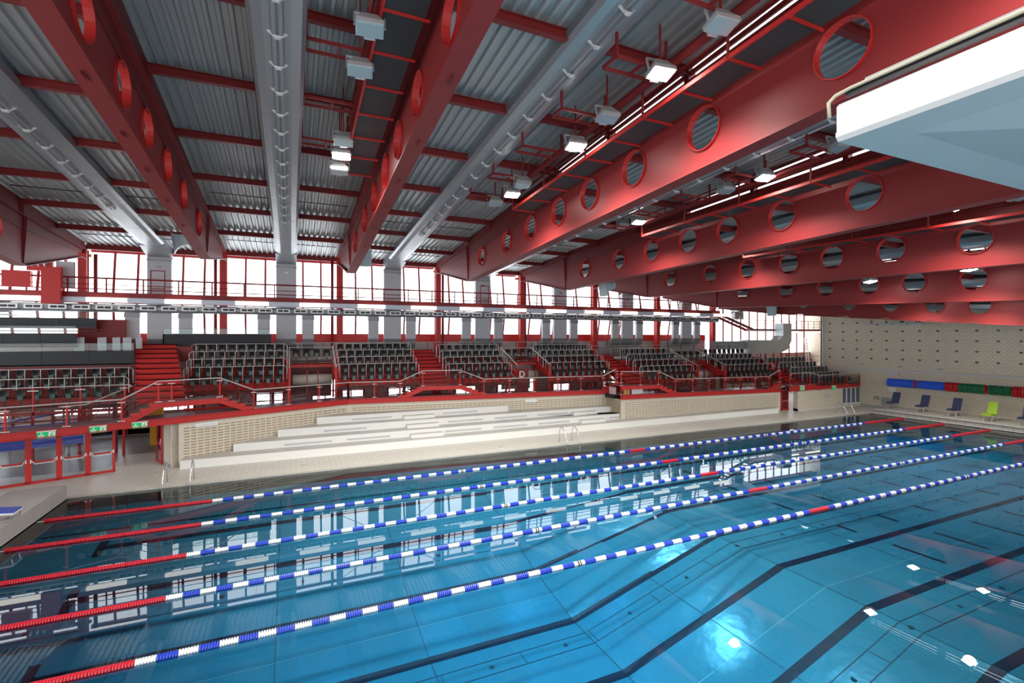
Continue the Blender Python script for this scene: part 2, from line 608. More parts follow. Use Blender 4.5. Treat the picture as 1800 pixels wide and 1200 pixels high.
def brick_wall(name, label, p, q, z0, z1a, z1b, margin=(0.5, 0.3), thick=.5):
    """p->q = front line seen from the pool; slotted brickwork in real relief"""
    p, q = Vector((*p, 0)), Vector((*q, 0))
    d = (q - p)
    L = d.length
    d.normalize()
    n = Vector((-d.y, d.x, 0))      # away from the pool
    if n.y < 0:
        n = -n

    def P(s, t, z):
        return p + d * s + n * t + Vector((0, 0, z))

    def bx(m, s0, s1, t0, t1, a0, a1, b0=None, b1=None):
        b0 = a0 if b0 is None else b0
        b1 = a1 if b1 is None else b1
        m.add([P(s0, t0, a0), P(s1, t0, b0), P(s1, t1, b0), P(s0, t1, a0), P(s0, t0, a1), P(s1, t0, b1), P(s1, t1, b1), P(s0, t1, a1)],
              [(0, 3, 2, 1), (4, 5, 6, 7), (0, 1, 5, 4), (1, 2, 6, 5), (2, 3, 7, 6), (3, 0, 4, 7)])
    m = MB()
    bx(m, 0, L, .06, thick, z0, z1a, z0, z1b)
    wl = build(m, name, 'brick_dark', None, label, 'wall', kind='structure')
    m = MB()
    bx(m, 0, margin[0], 0, .07, z0, z1a, z0, z1a + (z1b - z1a) * margin[0] / L)
    bx(m, L - margin[1], L, 0, .07, z0, z1b, z0, z1b)
    h = .135
    topb = .24
    nrow = int((z1a - topb - z0) / h)
    slope = (z1b - z1a) / L
    for r in range(nrow + 1):
        za = z1a - topb - r * h
        t = .075
        if r == 0:
            bx(m, margin[0], L - margin[1], 0, .07, za, z1a + slope * margin[0], za + slope * L, z1b)
        else:
            bx(m, margin[0], L - margin[1], 0, .07, za, za + t, za + slope * L, za + t + slope * L)
    s = margin[0]
    while s < L - margin[1]:
        bx(m, s, s + .07, .004, .07, z0, z1a - .1 + slope * s, z0, z1a - .1 + slope * s)
        s += .29
    o = build(m, 'brickwork', 'brick_light', wl)
    o['kind'] = 'stuff'
    return wl


WA, WB, WC = (2.72, 5.82), (10.9, 9.65), (29.5, 7.9)
brick_wall('wall_poolside_1', 'slotted beige brick wall rising behind the left end of the benches', WA, WB, DECK, 2.12, 2.12, (.42, .1))
brick_wall('wall_poolside_2', 'slotted beige brick wall behind the middle of the benches', WB, WC, DECK, 2.12, 2.05, (.2, .3))
brick_wall('wall_poolside_3', 'slotted beige brick wall stepped forward behind the long low bench', (28.62, 6.34), (44.75, 6.3), DECK, 1.84, 1.62, (.3, .3), 1.7)
# plain end return of the first wall, with a dark plinth
d = Vector((WB[0] - WA[0], WB[1] - WA[1], 0)).normalized()
n = Vector((-d.y, d.x, 0))
m = MB()
a, b = Vector((*WA, 0)) - d * .02, Vector((*WA, 0)) + n * 1.35 - d * .02
m.bar(a + Vector((0, 0, 1.1)) + d * .15, b + Vector((0, 0, 1.1)) + d * .15, .3, 2.04)
rt = build(m, 'wall_poolside_return', 'brick_light', None, 'plain brick end of the poolside wall beside the open door', 'wall', kind='structure')
m = MB().bar(a + Vector((0, 0, .16)) - d * .012, b + Vector((0, 0, .16)) - d * .012, .02, .16)
build(m, 'plinth', 'slot_grey', rt)
# right-hand front wall below the last seat block
m = MB().box(45.7, 51.3, 5.42, 5.8, DECK + .18, 1.74)
rw = build(m, 'wall_poolside_4', 'end_brick_xz', None, 'beige brick wall in front of the last seat block', 'wall', kind='structure')
m = MB().box(45.65, 45.85, 5.40, 5.8, DECK, 1.76)
m.box(45.65, 54, 5.36, 5.8, DECK, DECK + .2)
m.box(45.65, 54, 5.40, 5.8, 1.70, 1.78)
m.box(51.3, 51.42, 5.40, 5.8, DECK + .18, 1.75)
build(m, 'trim', 'cream', rw)
wn = thing('window_9', 'four dark panes in a pale frame below the last seat block', 'window', (52.6, 5.45, .3))
wn['kind'] = 'structure'
for i in range(4):
    x = 51.45 + .63 * i
    build(MB().box(x + .05, x + .60, 5.47, 5.5, .40, 1.66), 'pane', 'office_pane', wn)
    build(MB().box(x - .02, x + .05, 5.42, 5.56, .30, 1.72), 'mullion', 'white', wn)
build(MB().box(51.42, 54, 5.42, 5.56, .27, .40), 'sill', 'white', wn)
build(MB().box(51.42, 54, 5.52, 5.9, .27, 1.72), 'back_panel', 'joint_dark', wn)
# ------------------------------------------------------------------ roof
BXS = [-3.3 + 7.1 * k for k in range(8)]            # girders / columns
HZ = [(11.2, -.09), (12.04, -.100), (11.75, -.1047), (11.22, -.0535), (10.70, -.0205), (10.18, .0143), (9.41, .035), (8.63, .085)]
HOLES = [5.4, 1.8, -1.0, -3.6, -5.9, -8.5, -11.45, -15.1, -18.8]
YK, YE, YN = 7.7, 14.2, -27.4                        # kink, column end, near end
COLY = 15.0
ROOF = [(11.6, .09), (11.74, .137), (11.74, .0735), (11.5, .05), (11.25, .02), (10.95, -.01), (10.4, -.04), (9.6, -.06)]
PURL = [15 - 3.7 * i for i in range(12)]
GN = ['leftmost', 'second', 'third', 'fourth', 'fifth', 'sixth', 'seventh', 'farthest']


def hole_z(k, y):
    return HZ[k][0] + HZ[k][1] * y


def top_z(k, y):
    return hole_z(k, min(y, YK)) + 1.10


def roof_z(k, y):
    """underside of the ceiling sheets of bay k (between girder k and k+1); bay -1 lies left of girder 0"""
    if k < 0:
        return ROOF[0][0] - .2 + .075 * (15 - y)
    return ROOF[k][0] + ROOF[k][1] * (15 - y) + .12


ring_cache = {}


def girder(k):
    X = BXS[k]
    zk = hole_z(k, YK)
    g = thing('roof_girder', 'red steel roof girder with round holes, %s from the left%s' % (GN[k], ' nearest the brick end wall' if k == 7 else ''), 'girder', (X, YE, zk), 'red roof girders')
    if k == 0:
        g['label'] = 'red steel roof girder cut off by the left picture edge'
    r = .565
    t = .03
    # web plate with real openings: strips between holes, n-gon ring round each hole
    m = MB()
    zt = lambda y: hole_z(k, y) + 1.08
    zb = lambda y: hole_z(k, y) - 1.10
    NS = 20
    half = .95
    prev = YK
    segs = []
    for h in HOLES:
        segs.append((h + half, prev))
        prev = h - half
    segs.append((YN, prev))
    for a, b in segs:
        for s in (-t, t):
            q = [(X + s, a, zb(a)), (X + s, b, zb(b)), (X + s, b, zt(b)), (X + s, a, zt(a))]
            m.quad(*(q if s > 0 else q[::-1]))
    for h in HOLES:
        c = hole_z(k, h)
        for s in (-t, t):
            vs = []
            N = 24
            for i in range(N):
                an = 2 * math.pi * (i + .5) / N
                cy, cz = math.cos(an), math.sin(an)
                vs.append((X + s, h + r * cy, c + r * cz))
            for i in range(N):
                an = 2 * math.pi * (i + .5) / N
                cy, cz = math.cos(an), math.sin(an)
                # project on the square panel
                ty = half / abs(cy) if abs(cy) > 1e-6 else 1e9
                y_ = cy * ty
                lim_up = (zt(h + max(-half, min(half, y_))) - c)
                lim_dn = (c - zb(h + max(-half, min(half, y_))))
                tz = (lim_up / cz) if cz > 1e-6 else (lim_dn / -cz if cz < -1e-6 else 1e9)
                tt = min(ty, tz)
                vs.append((X + s, h + cy * tt, c + cz * tt))
            fs = []
            for i in range(N):
                j = (i + 1) % N
                fs.append((i, j, N + j, N + i) if s < 0 else (N + i, N + j, j, i))
            m.add(vs, fs)
            # corners of the square panel
            for sy in (-1, 1):
                for up in (True, False):
                    yc = h + sy * half
                    zc = zt(yc) if up else zb(yc)
                    cand = sorted(range(N), key=lambda i: (vs[N + i][1] - yc) ** 2 + (vs[N + i][2] - zc) ** 2)[:2]
                    tri = [vs[N + cand[0]], vs[N + cand[1]], (X + s, yc, zc)]
                    m.add(tri, [(0, 1, 2)])
    # nose: tapers to the column
    ye = YE
    zt_e = min(roof_z(k, ye), roof_z(k - 1, ye)) - .25
    zb_e = zt_e - .42
    for s in (-t, t):
        q = [(X + s, YK, zb(YK)), (X + s, ye, zb_e), (X + s, ye, zt_e), (X + s, YK, zt(YK))]
        m.quad(*q)
    build(m, 'web', 'red', g)
    # flanges
    fw_ = .48
    for nm, fz, dz in (('bottom_flange', zb, -.04), ('top_flange', zt, .0)):
        m = MB()
        za, zk_ = fz(YN), fz(YK)
        zn = zb_e if nm[0] == 'b' else zt_e
        pts = [(YN, za), (YK, zk_), (ye, zn)]
        for (ya, z0), (yb, z1) in zip(pts, pts[1:]):
            m.add([(X - fw_ / 2, ya, z0 + dz), (X + fw_ / 2, ya, z0 + dz), (X + fw_ / 2, yb, z1 + dz), (X - fw_ / 2, yb, z1 + dz),
                   (X - fw_ / 2, ya, z0 + dz + .045), (X + fw_ / 2, ya, z0 + dz + .045), (X + fw_ / 2, yb, z1 + dz + .045), (X - fw_ / 2, yb, z1 + dz + .045)],
                  [(0, 3, 2, 1), (4, 5, 6, 7), (0, 1, 5, 4), (1, 2, 6, 5), (2, 3, 7, 6), (3, 0, 4, 7)])
        build(m, nm, 'red', g)
    # stiffener plate at the kink and lining tube in every hole
    m = MB()
    m.add([(X - .2, YK + .15, zt(YK)), (X + .2, YK + .15, zt(YK)), (X + .06, YK + .15, zb(YK)), (X - .06, YK + .15, zb(YK)),
           (X - .2, YK + .19, zt(YK)), (X + .2, YK + .19, zt(YK)), (X + .06, YK + .19, zb(YK)), (X - .06, YK + .19, zb(YK))],
          [(0, 1, 2, 3), (7, 6, 5, 4), (0, 4, 5, 1), (1, 5, 6, 2), (2, 6, 7, 3), (3, 7, 4, 0)])
    build(m, 'stiffener', 'red', g)
    if 'ring' not in ring_cache:
        m = MB()
        N = 28
        w2 = .10
        vs = []
        for x, rr in ((-w2, r), (w2, r), (w2, r + .02), (-w2, r + .02)):
            vs += [(x, rr * math.cos(2 * math.pi * i / N), rr * math.sin(2 * math.pi * i / N)) for i in range(N)]
        fs = []
        for a in range(4):
            b = (a + 1) % 4
            for i in range(N):
                j = (i + 1) % N
                fs.append((a * N + i, a * N + j, b * N + j, b * N + i))
        m.add(vs, fs)
        ring_cache['ring'] = m.mesh('hole_ring', 'red_bright')
    for h in HOLES:
        inst('hole_ring', ring_cache['ring'], g, (X, h, hole_z(k, h)))
    # posts that carry the purlins above the top flange
    hi = k if roof_z(k, 0) >= roof_z(k - 1, 0) else k - 1
    for y in PURL[2:]:
        zr = roof_z(hi, y) - .05
        z0 = zt(y)
        if zr - z0 > .12:
            m = MB()
            m.box(X - .13, X + .13, y - .09, y - .07, z0, zr)
            m.box(X - .13, X + .13, y + .07, y + .09, z0, zr)
            m.box(X - .012, X + .012, y - .07, y + .07, z0, zr)
            build(m, 'post', 'red', g)
    return g


for k in range(8):
    girder(k)

# clerestory bands above the girders, between the stepped roof bays
for k in range(8):
    X = BXS[k]
    hi, lo = (k, k - 1) if roof_z(k, 0) >= roof_z(k - 1, 0) else (k - 1, k)
    xw = X + (-.04 if hi == k - 1 else .04)
    wn = thing('window_%d' % (20 + k), 'narrow clerestory window band above the %s girder' % GN[k], 'window', (xw, -6, top_z(k, -6)))
    wn['kind'] = 'structure'
    for i in range(0, len(PURL) - 1):
        ya, yb = PURL[i + 1], PURL[i]
        z0a, z0b = top_z(k, ya) + .04, top_z(k, yb) + .04
        z1a, z1b = roof_z(hi, ya), roof_z(hi, yb)
        if min(z1a - z0a, z1b - z0b) < .22 or k <= 1 or (k == 2 and yb > -6) or yb > -1:
            m = MB()
            m.add([(xw - .02, ya, z0a - .6), (xw - .02, yb, z0b - .6), (xw - .02, yb, max(z1b, z0b)), (xw - .02, ya, max(z1a, z0a)),
                   (xw + .02, ya, z0a - .6), (xw + .02, yb, z0b - .6), (xw + .02, yb, max(z1b, z0b)), (xw + .02, ya, max(z1a, z0a))],
                  [(0, 1, 2, 3), (7, 6, 5, 4), (0, 4, 5, 1), (1, 5, 6, 2), (2, 6, 7, 3), (3, 7, 4, 0)])
            build(m, 'closing_panel', 'red_dark', wn)
            continue
        m = MB().quad((xw, ya, z0a), (xw, yb, z0b), (xw, yb, z1b), (xw, ya, z1a))
        build(m, 'pane', 'window_glass', wn)
        # horizontal red louvres: closed for most of the height, two bright slits stay open
        fr = (0.0, .24, .36, .54, .66, .82, .92, 1.0)
        for f0, f1 in zip(fr[0::2], fr[1::2]):
            m = MB()
            ins = [(ya, z0a, z1a), (yb, z0b, z1b)]
            vs = []
            for dx in (-.03, .03):
                for (y, z0, z1), f in ((ins[0], f0), (ins[1], f0), (ins[1], f1), (ins[0], f1)):
                    vs.append((xw + dx, y, z0 + (z1 - z0) * f))
            m.add(vs, [(3, 2, 1, 0), (4, 5, 6, 7), (0, 1, 5, 4), (1, 2, 6, 5), (2, 3, 7, 6), (3, 0, 4, 7)])
            build(m, 'louvre', 'red', wn)
        m = MB().box(xw - .05, xw + .05, yb - .06, yb + .06, z0b, z1b)
        build(m, 'mullion', 'red', wn)
    # glazing towards the window wall: small closing triangle handled by the girder nose

# corrugated ceilings, one per bay, each with its purlins
for k in range(-1, 8):
    xa = BXS[k] if k >= 0 else -16.0
    xb = BXS[k + 1] if k < 7 else EW + 9.2
    pitch = .30
    n = int((xb - xa) / pitch)
    pitch = (xb - xa) / n
    prof = []
    for i in range(n):
        x = xa + i * pitch
        prof += [(x, 0), (x + pitch * .30, 0), (x + pitch * .42, .085), (x + pitch * .88, .085)]
    prof.append((xb, 0))
    y0, y1 = (COLY + .6, YN)
    m = MB()
    vs = []
    for y in (y0, y1):
        vs += [(x, y, roof_z(k, y) + z) for x, z in prof]
    N = len(prof)
    m.add(vs, [(i, i + 1, N + i + 1, N + i) for i in range(N - 1)])
    lab = 'corrugated steel ceiling in the roof bay left of the leftmost girder' if k < 0 else 'corrugated steel ceiling in the roof bay right of the %s girder' % GN[k]
    c = build(m, 'ceiling', 'steel_sheet', None, lab, 'ceiling', kind='structure')
    m = MB()
    m.add([(xa, y0, roof_z(k, y0) + .12), (xb, y0, roof_z(k, y0) + .12), (xb, y1, roof_z(k, y1) + .12), (xa, y1, roof_z(k, y1) + .12),
           (xa, y0, roof_z(k, y0) + .30), (xb, y0, roof_z(k, y0) + .30), (xb, y1, roof_z(k, y1) + .30), (xa, y1, roof_z(k, y1) + .30)],
          [(0, 3, 2, 1), (4, 5, 6, 7), (0, 1, 5, 4), (1, 2, 6, 5), (2, 3, 7, 6), (3, 0, 4, 7)])
    build(m, 'roof_deck', 'duct_dark', c)
    for i, y in enumerate(PURL[1:]):
        if y < YN:
            continue
        z = roof_z(k, y)
        m = MB()
        m.box(xa + .02, xb - .02, y - .09, y + .09, z - .26, z - .24)
        m.box(xa + .02, xb - .02, y - .09, y + .09, z - .02, z)
        m.box(xa + .02, xb - .02, y - .012, y + .012, z - .25, z - .01)
        build(m, 'purlin', 'red', c)
    # thin cable along the sheets near the window wall
    if 0 <= k < 5:
        for y in (12.9, 5.8):
            z = roof_z(k, y) - .03
            build(MB().tube([(xa + .4, y, z), (xb - .4, y, z)], .02, 4), 'cable', 'black', c)
    # gable infill between the stepped bays at the near end and edge beam at the window wall
    m = MB().box(xa, xb, COLY + .42, COLY + .60, roof_z(k, COLY) - .32, roof_z(k, COLY) + .15)
    build(m, 'edge_beam', 'red', c)

# ------------------------------------------------------------------ ventilation ducts
DXS = [7.1 * k + .38 for k in range(8)]
seg_cache = {}


def duct(k):
    X = DXS[k]
    z = lambda y: (11.42 + .078 * (14.2 - y)) if k < 3 else roof_z(k, y) - .62
    rad = .62
    d = thing('ceiling_duct', 'long silver ventilation duct under the ceiling, %s from the left' % GN[k], 'duct', (X, 14.2, z(14.2)), 'silver ceiling ducts')
    if k == 7:
        d['label'] = 'long silver ventilation duct under the ceiling nearest the brick end wall'
    prof = [(-.62, .42), (-.62, .16), (-.52, .05), (-.30, 0), (.30, 0), (.52, .05), (.62, .16), (.62, .42), (.40, .56), (-.40, .56)]
    # horizontal run in flanged lengths
    y = 13.2
    first = True
    L = 3.6 if k < 3 else 9.0
    while y > YN + 1:
        y2 = max(y - L, YN + .2)
        m = MB()
        n = len(prof)
        vs = [(X + a, y, z(y) + b) for a, b in prof] + [(X + a, y2, z(y2) + b) for a, b in prof]
        m.add(vs, [tuple(range(n)), tuple(range(2 * n - 1, n - 1, -1))] + [(i, n + i, n + (i + 1) % n, (i + 1) % n) for i in range(n)])
        build(m, 'duct_length', 'duct_steel', d)
        if k < 3:
            m = MB()
            e = 1.012
            vs = [(X + a * e, yy, z(yy) + (b - .28) * e + .28) for yy in (y - .02, y + .02) for a, b in prof]
            m.add(vs, [tuple(range(n))[::-1], tuple(range(n, 2 * n))] + [(i, n + i, n + (i + 1) % n, (i + 1) % n) for i in range(n)])
            build(m, 'joint_flange', 'duct_steel', d)
        y = y2
    # elbow and vertical drop to the gallery
    m = MB()
    zt = z(13.2)
    z_el = 10.75 if k < 3 else zt - .6
    m.add([(X - .62, 13.2, zt), (X + .62, 13.2, zt), (X + .62, 14.95, z_el + .35), (X - .62, 14.95, z_el + .35),
           (X - .62, 13.2, zt + .5), (X + .62, 13.2, zt + .5), (X + .62, 15.4, zt + .3), (X - .62, 15.4, zt + .3),
           (X + .62, 15.4, z_el + .2), (X - .62, 15.4, z_el + .2)],
          [(0, 1, 2, 3), (4, 7, 6, 5), (0, 4, 5, 1), (3, 2, 8, 9), (9, 8, 6, 7), (1, 5, 6, 8, 2), (0, 3, 9, 7, 4)])
    build(m, 'elbow', 'duct_steel', d)
    m = MB().box(X - .62, X + .62, 14.95, 15.4, 8.0, z_el + .37)
    dr = build(m, 'drop_duct', 'duct_light', d)
    m = MB().box(X - .64, X + .64, 14.93, 15.42, z_el + .10, z_el + .20)
    build(m, 'collar', 'duct_steel', dr)
    m = MB()
    m.add([(X + .0 + .14 * math.cos(t), 14.94, z_el - .25 + .09 * math.sin(t)) for t in (2 * math.pi * i / 12 for i in range(12))], [tuple(range(12))[::-1]])
    build(m, 'inspection_disc', 'chrome', dr)
    # nozzle slot with white clips under the duct
    if k < 4:
        m = MB()
        ya = 6.3
        m.add([(X - .11, ya, z(ya) - .10), (X + .11, ya, z(ya) - .10), (X + .11, YN + 1, z(YN + 1) - .10), (X - .11, YN + 1, z(YN + 1) - .10),
               (X - .16, ya, z(ya) + .02), (X + .16, ya, z(ya) + .02), (X + .16, YN + 1, z(YN + 1) + .02), (X - .16, YN + 1, z(YN + 1) + .02)],
              [(0, 1, 2, 3), (4, 7, 6, 5), (0, 4, 5, 1), (1, 5, 6, 2), (2, 6, 7, 3), (3, 7, 4, 0)])
        sl = build(m, 'nozzle_slot', 'duct_steel', d)
        m = MB()
        m.add([(X - .03, ya, z(ya) - .108), (X + .03, ya, z(ya) - .108), (X + .03, YN + 1, z(YN + 1) - .108), (X - .03, YN + 1, z(YN + 1) - .108)], [(0, 1, 2, 3)])
        build(m, 'slot_gap', 'duct_dark', sl)
        if 'clip' not in seg_cache:
            m = MB()
            for s in (-1, 1):
                m.bar((s * .20, 0, .02), (0, -.05, -.15), .08, .05, (0, 1, 0))
            m.box(-.07, .07, -.10, .0, -.17, -.13)
            seg_cache['clip'] = m.mesh('clip', 'white')
        y = 5.8
        while y > -19:
            inst('clip', seg_cache['clip'], d, (X, y, z(y)))
            y -= 1.22
    return d


for k in range(8):
    duct(k)
for k in range(8):
    X = DXS[k]
    if k == 7:
        continue
    # three ducts below the gallery, curving inwards at their feet
    for nm, a, b, wd in (('wall_duct', X - .62, X + .62, 'wide'), ('wall_duct', X - 1.72, X - 1.0, 'narrow left'), ('wall_duct', X + 1.0, X + 1.72, 'narrow right')):
        t = thing(nm, '%s silver wall duct below the gallery, %s group from the left' % (wd, GN[k]), 'duct', ((a + b) / 2, 15.3, 5.6), 'silver wall ducts')
        m = MB().box(a, b, 14.95, 15.2, 6.05, 8.0)
        build(m, 'shaft', 'duct_light', t)
        m = MB().prism([(14.95, 6.05), (15.2, 6.05), (15.85, 5.72), (15.85, 5.25), (15.4, 5.35), (15.05, 5.62)], 'X', a, b)
        build(m, 'foot_bend', 'duct_mid', t)
        if wd != 'wide':
            m = MB().box(a - .03, b + .03, 14.92, 15.22, 7.35, 7.62)
            build(m, 'collar', 'duct_mid', t)

# ------------------------------------------------------------------ catwalks beside the girders
for k in range(2, 8):
    X = BXS[k]
    zt = lambda y: hole_z(k, y) + .52
    yA, yB = -1.8, -24.0
    c = thing('catwalk', 'dark mesh service catwalk along the %s girder' % GN[k] + (' from the left' if k < 7 else ''), 'catwalk', (X - .75, -10, zt(-10)), 'service catwalks')
    P = 1.45
    n = int((yA - yB) / P)
    x0, x1 = X - 1.30, X - .38
    for i in range(n):
        a, b = yA - i * P, yA - (i + 1) * P
        m = MB()
        za, zb = zt(a) - .02, zt(b) - .02
        m.add([(x0, a - .03, za), (x1, a - .03, za), (x1, b + .03, zb), (x0, b + .03, zb), (x0, a - .03, za + .03), (x1, a - .03, za + .03), (x1, b + .03, zb + .03), (x0, b + .03, zb + .03)],
              [(0, 1, 2, 3), (4, 7, 6, 5), (0, 4, 5, 1), (1, 5, 6, 2), (2, 6, 7, 3), (3, 7, 4, 0)])
        build(m, 'grating_panel', 'grating', c)
        m = MB().box(x0 - .04, x1 + .12, a - .025, a + .025, za - .05, za)
        build(m, 'cross_bar', 'red_bright', c)
    for nm, x, dz, w_, h_ in (('edge_angle', x0 - .02, -.02, .05, .10), ('handrail', x0 - .03, .95, .04, .04), ('knee_rail', x0 - .03, .50, .03, .03)):
        m = MB().bar((x, yA, zt(yA) + dz), (x, yB, zt(yB) + dz), w_, h_)
        build(m, nm, 'red_bright' if nm == 'edge_angle' else 'red', c)
    for i in range(0, n + 1, 2):
        y = yA - i * P
        m = MB().box(x0 - .055, x0 - .005, y - .025, y + .025, zt(y) - .05, zt(y) + .97)
        build(m, 'rail_post', 'red', c)

# ------------------------------------------------------------------ floodlights on red carriers
FL = {}


def flood_meshes():
    m = MB()
    # hipped aluminium housing, glass faces down and towards the pool
    vs = [(-.30, -.22, 0), (.30, -.22, 0), (.30, .22, 0), (-.30, .22, 0), (-.30, -.22, .10), (.30, -.22, .10), (.30, .22, .10), (-.30, .22, .10), (-.15, -.07, .36), (.15, -.07, .36), (.15, .08, .36), (-.15, .08, .36)]
    m.add(vs, [(3, 2, 1, 0), (0, 1, 5, 4), (1, 2, 6, 5), (2, 3, 7, 6), (3, 0, 4, 7), (4, 5, 9, 8), (5, 6, 10, 9), (6, 7, 11, 10), (7, 4, 8, 11), (8, 9, 10, 11)])
    FL['housing'] = m.mesh('housing', 'lamp_body')
    m = MB().box(-.27, .27, -.19, .19, -.025, .002)
    FL['lens_off'] = m.mesh('lens', 'lamp_glass')
    m = MB().box(-.27, .27, -.19, .19, -.025, .002)
    FL['lens_on'] = m.mesh('lens', 'lamp_on')
    m = MB()
    for s in (-1, 1):
        m.bar((s * .33, 0, .08), (s * .33, .05, .42), .025, .06, (0, 1, 0))
    m.bar((-.34, .05, .42), (.34, .05, .42), .06, .025)
    FL['bracket'] = m.mesh('bracket', 'lamp_body')
    m = MB().box(-.12, .12, .22, .32, .02, .16)
    FL['ballast'] = m.mesh('ballast_box', 'lamp_body')


flood_meshes()
LAMPS = [  # x, y, z, lit, words
    (9.35, -10.26, 12.95, 0, 'unlit floodlight at the top edge beside the third girder'),
    (9.35, -8.61, 12.85, 0, 'unlit floodlight below the topmost one beside the third girder'),
    (9.35, -4.3, 12.62, 0, 'unlit upper floodlight of the three hanging beside the third girder'),
    (9.35, -3.59, 12.42, 1, 'lit floodlight between two unlit ones beside the third girder'),
    (9.35, -2.85, 12.1, 0, 'unlit lowest floodlight of the three hanging beside the third girder'),
    (16.0, -13.85, 12.7, 0, 'unlit floodlight near the top edge before the fourth girder'),
    (16.0, -12.0, 12.6, 1, 'brightest lit floodlight near the top before the fourth girder'),
    (16.0, -9.8, 12.4, 0, 'unlit floodlight between two lit ones before the fourth girder'),
    (16.0, -8.1, 12.2, 1, 'second lit floodlight down the row before the fourth girder'),
    (16.0, -4.2, 12.08, 0, 'unlit floodlight touching the lowest lit one before the fourth girder'),
    (16.0, -3.2, 11.98, 1, 'lowest lit floodlight in the row before the fourth girder'),
    (16.0, -1.4, 12.05, 0, 'unlit last floodlight at the lower end before the fourth girder'),
    (23.2, -11.76, 12.0, 0, 'unlit floodlight beside the white diving platform corner'),
    (23.2, -9.21, 11.86, 1, 'starry lit floodlight before the fifth girder left of the platform'),
    (23.2, -7.51, 11.85, 0, 'unlit floodlight between the two lit ones before the fifth girder'),
    (23.2, -2.27, 11.75, 1, 'lower lit floodlight before the fifth girder'),
    (23.2, -1.0, 11.8, 0, 'unlit last floodlight before the fifth girder'),
    (30.3, -11.64, 10.97, 1, 'lit floodlight right of the platform before the sixth girder'),
    (30.3, -13.4, 10.9, 0, 'unlit floodlight at the right edge before the sixth girder'),
    (37.4, -4.72, 9.28, 1, 'small lit floodlight before the seventh girder'),
    (30.3, -1.7, 10.95, 1, 'lit floodlight hidden behind the fifth girder, mirrored in the water'),
    (37.4, -9.1, 9.4, 1, 'lit floodlight behind the sixth girder, mirrored at the lower right'),
    (9.35, -16.5, 13.2, 1, 'added unseen lit floodlight beside the third girder above the camera'),  # unseen lamps above and behind the camera, added to brighten the pool
    (9.35, -22.0, 13.6, 1, 'added unseen lit floodlight beside the third girder behind the camera'),
    (16.0, -18.5, 12.9, 1, 'added unseen lit floodlight before the fourth girder above the platform'),  # platform-side lamps out of view, added for more light on the water
    (16.0, -23.0, 13.1, 1, 'added unseen lit floodlight before the fourth girder behind the platform'),
    (44.5, -3.3, 8.75, 1, 'lit floodlight before the farthest girder, nearer the windows'),
    (44.5, -6.8, 8.6, 1, 'lit floodlight before the farthest girder, mirrored at the right'),
]
for x, y, z, on, lab in LAMPS:
    L = thing('floodlight', lab, 'floodlight', (x, y, z), 'floodlights under the roof', rotz=-.12)
    for nm, key in (('housing', 'housing'), ('lens', 'lens_on' if on else 'lens_off'), ('bracket', 'bracket'), ('ballast_box', 'ballast')):
        o = inst(nm, FL[key], L, (0, 0, 0), (-.20, 0, 0), world=False)
    kb_ = min(range(8), key=lambda q: abs(BXS[q] - x - 1.9)) - 1
    zr_ = roof_z(kb_, y) - .02
    build(MB().box(x - .02, x + .02, y + .02, y + .06, z + .28, max(zr_, z + .5)), 'stem', 'red', L)
    if on:
        li = bpy.data.lights.new('flood', 'SPOT')
        li.energy = 1300 if x > 40 else 1500 if (x > 20 or (x > 15 and y < -15)) else 2900
        li.color = (1, .97, .90)
        li.spot_size = math.radians(140)
        li.spot_blend = 1.0
        li.shadow_soft_size = .25
        lo = bpy.data.objects.new('flood_beam', li)
        COL.objects.link(lo)
        lo.parent = L
        lo.location = (0, -.02, -.06)
        lo.rotation_euler = (.10, 0, 0)
# carriers: a red channel beam along the row, cross frames to the ceiling
for k, x, ys, ye_ in ((2, 9.62, -16, -2.2), (3, 16.35, -18, -.6), (4, 23.5, -18, -.4), (5, 30.6, -18, -1), (6, 37.7, -12, -1)):
    dz = lambda y: [l[2] for l in LAMPS if abs(l[0] - x) < 1][0] * 0 + hole_z(k, y) + 1.05
    c = thing('lamp_carrier', 'red channel beam carrying the floodlights before the %s girder' % GN[k], 'lamp carrier', (x, (ys + ye_) / 2, dz(ys)), 'lamp carriers')
    m = MB().bar((x, ys, dz(ys)), (x, ye_, dz(ye_)), .16, .10)
    build(m, 'channel', 'red', c)
    y = ye_ - .5
    i = 0
    while y > ys:
        zc = dz(y)
        m = MB()
        for s in (-.28, .28):
            m.bar((x + .1, y + s, zc), (x - 1.5, y + s, zc), .06, .08)
        m.bar((x - 1.5, y - .28, zc), (x - 1.5, y + .28, zc), .06, .08)
        m.bar((x - .7, y - .28, zc), (x - .7, y + .28, zc), .06, .08)
        build(m, 'cross_frame', 'red', c)
        zr = roof_z(k - 1, y) - .2
        for xx in (x, x - 1.5):
            build(MB().box(xx - .03, xx + .03, y - .31, y - .25, zc, max(zr, zc + .2)), 'hanger', 'red', c)
        y -= 2.6
        i += 1
    m = MB().bar((x + .55, ys, dz(ys) + .1), (x + .55, ye_, dz(ye_) + .1), .05, .05)
    build(m, 'cable_tray', 'red', c)
# ------------------------------------------------------------------ window wall, columns
WY_K, WY_T, WY_B = 15.75, 16.25, 16.15      # plan line at the fold, at the head, at the sill
ZF = 8.25                                   # fold, hidden behind the gallery


def head(k):
    return roof_z(k, COLY + .5) - .25


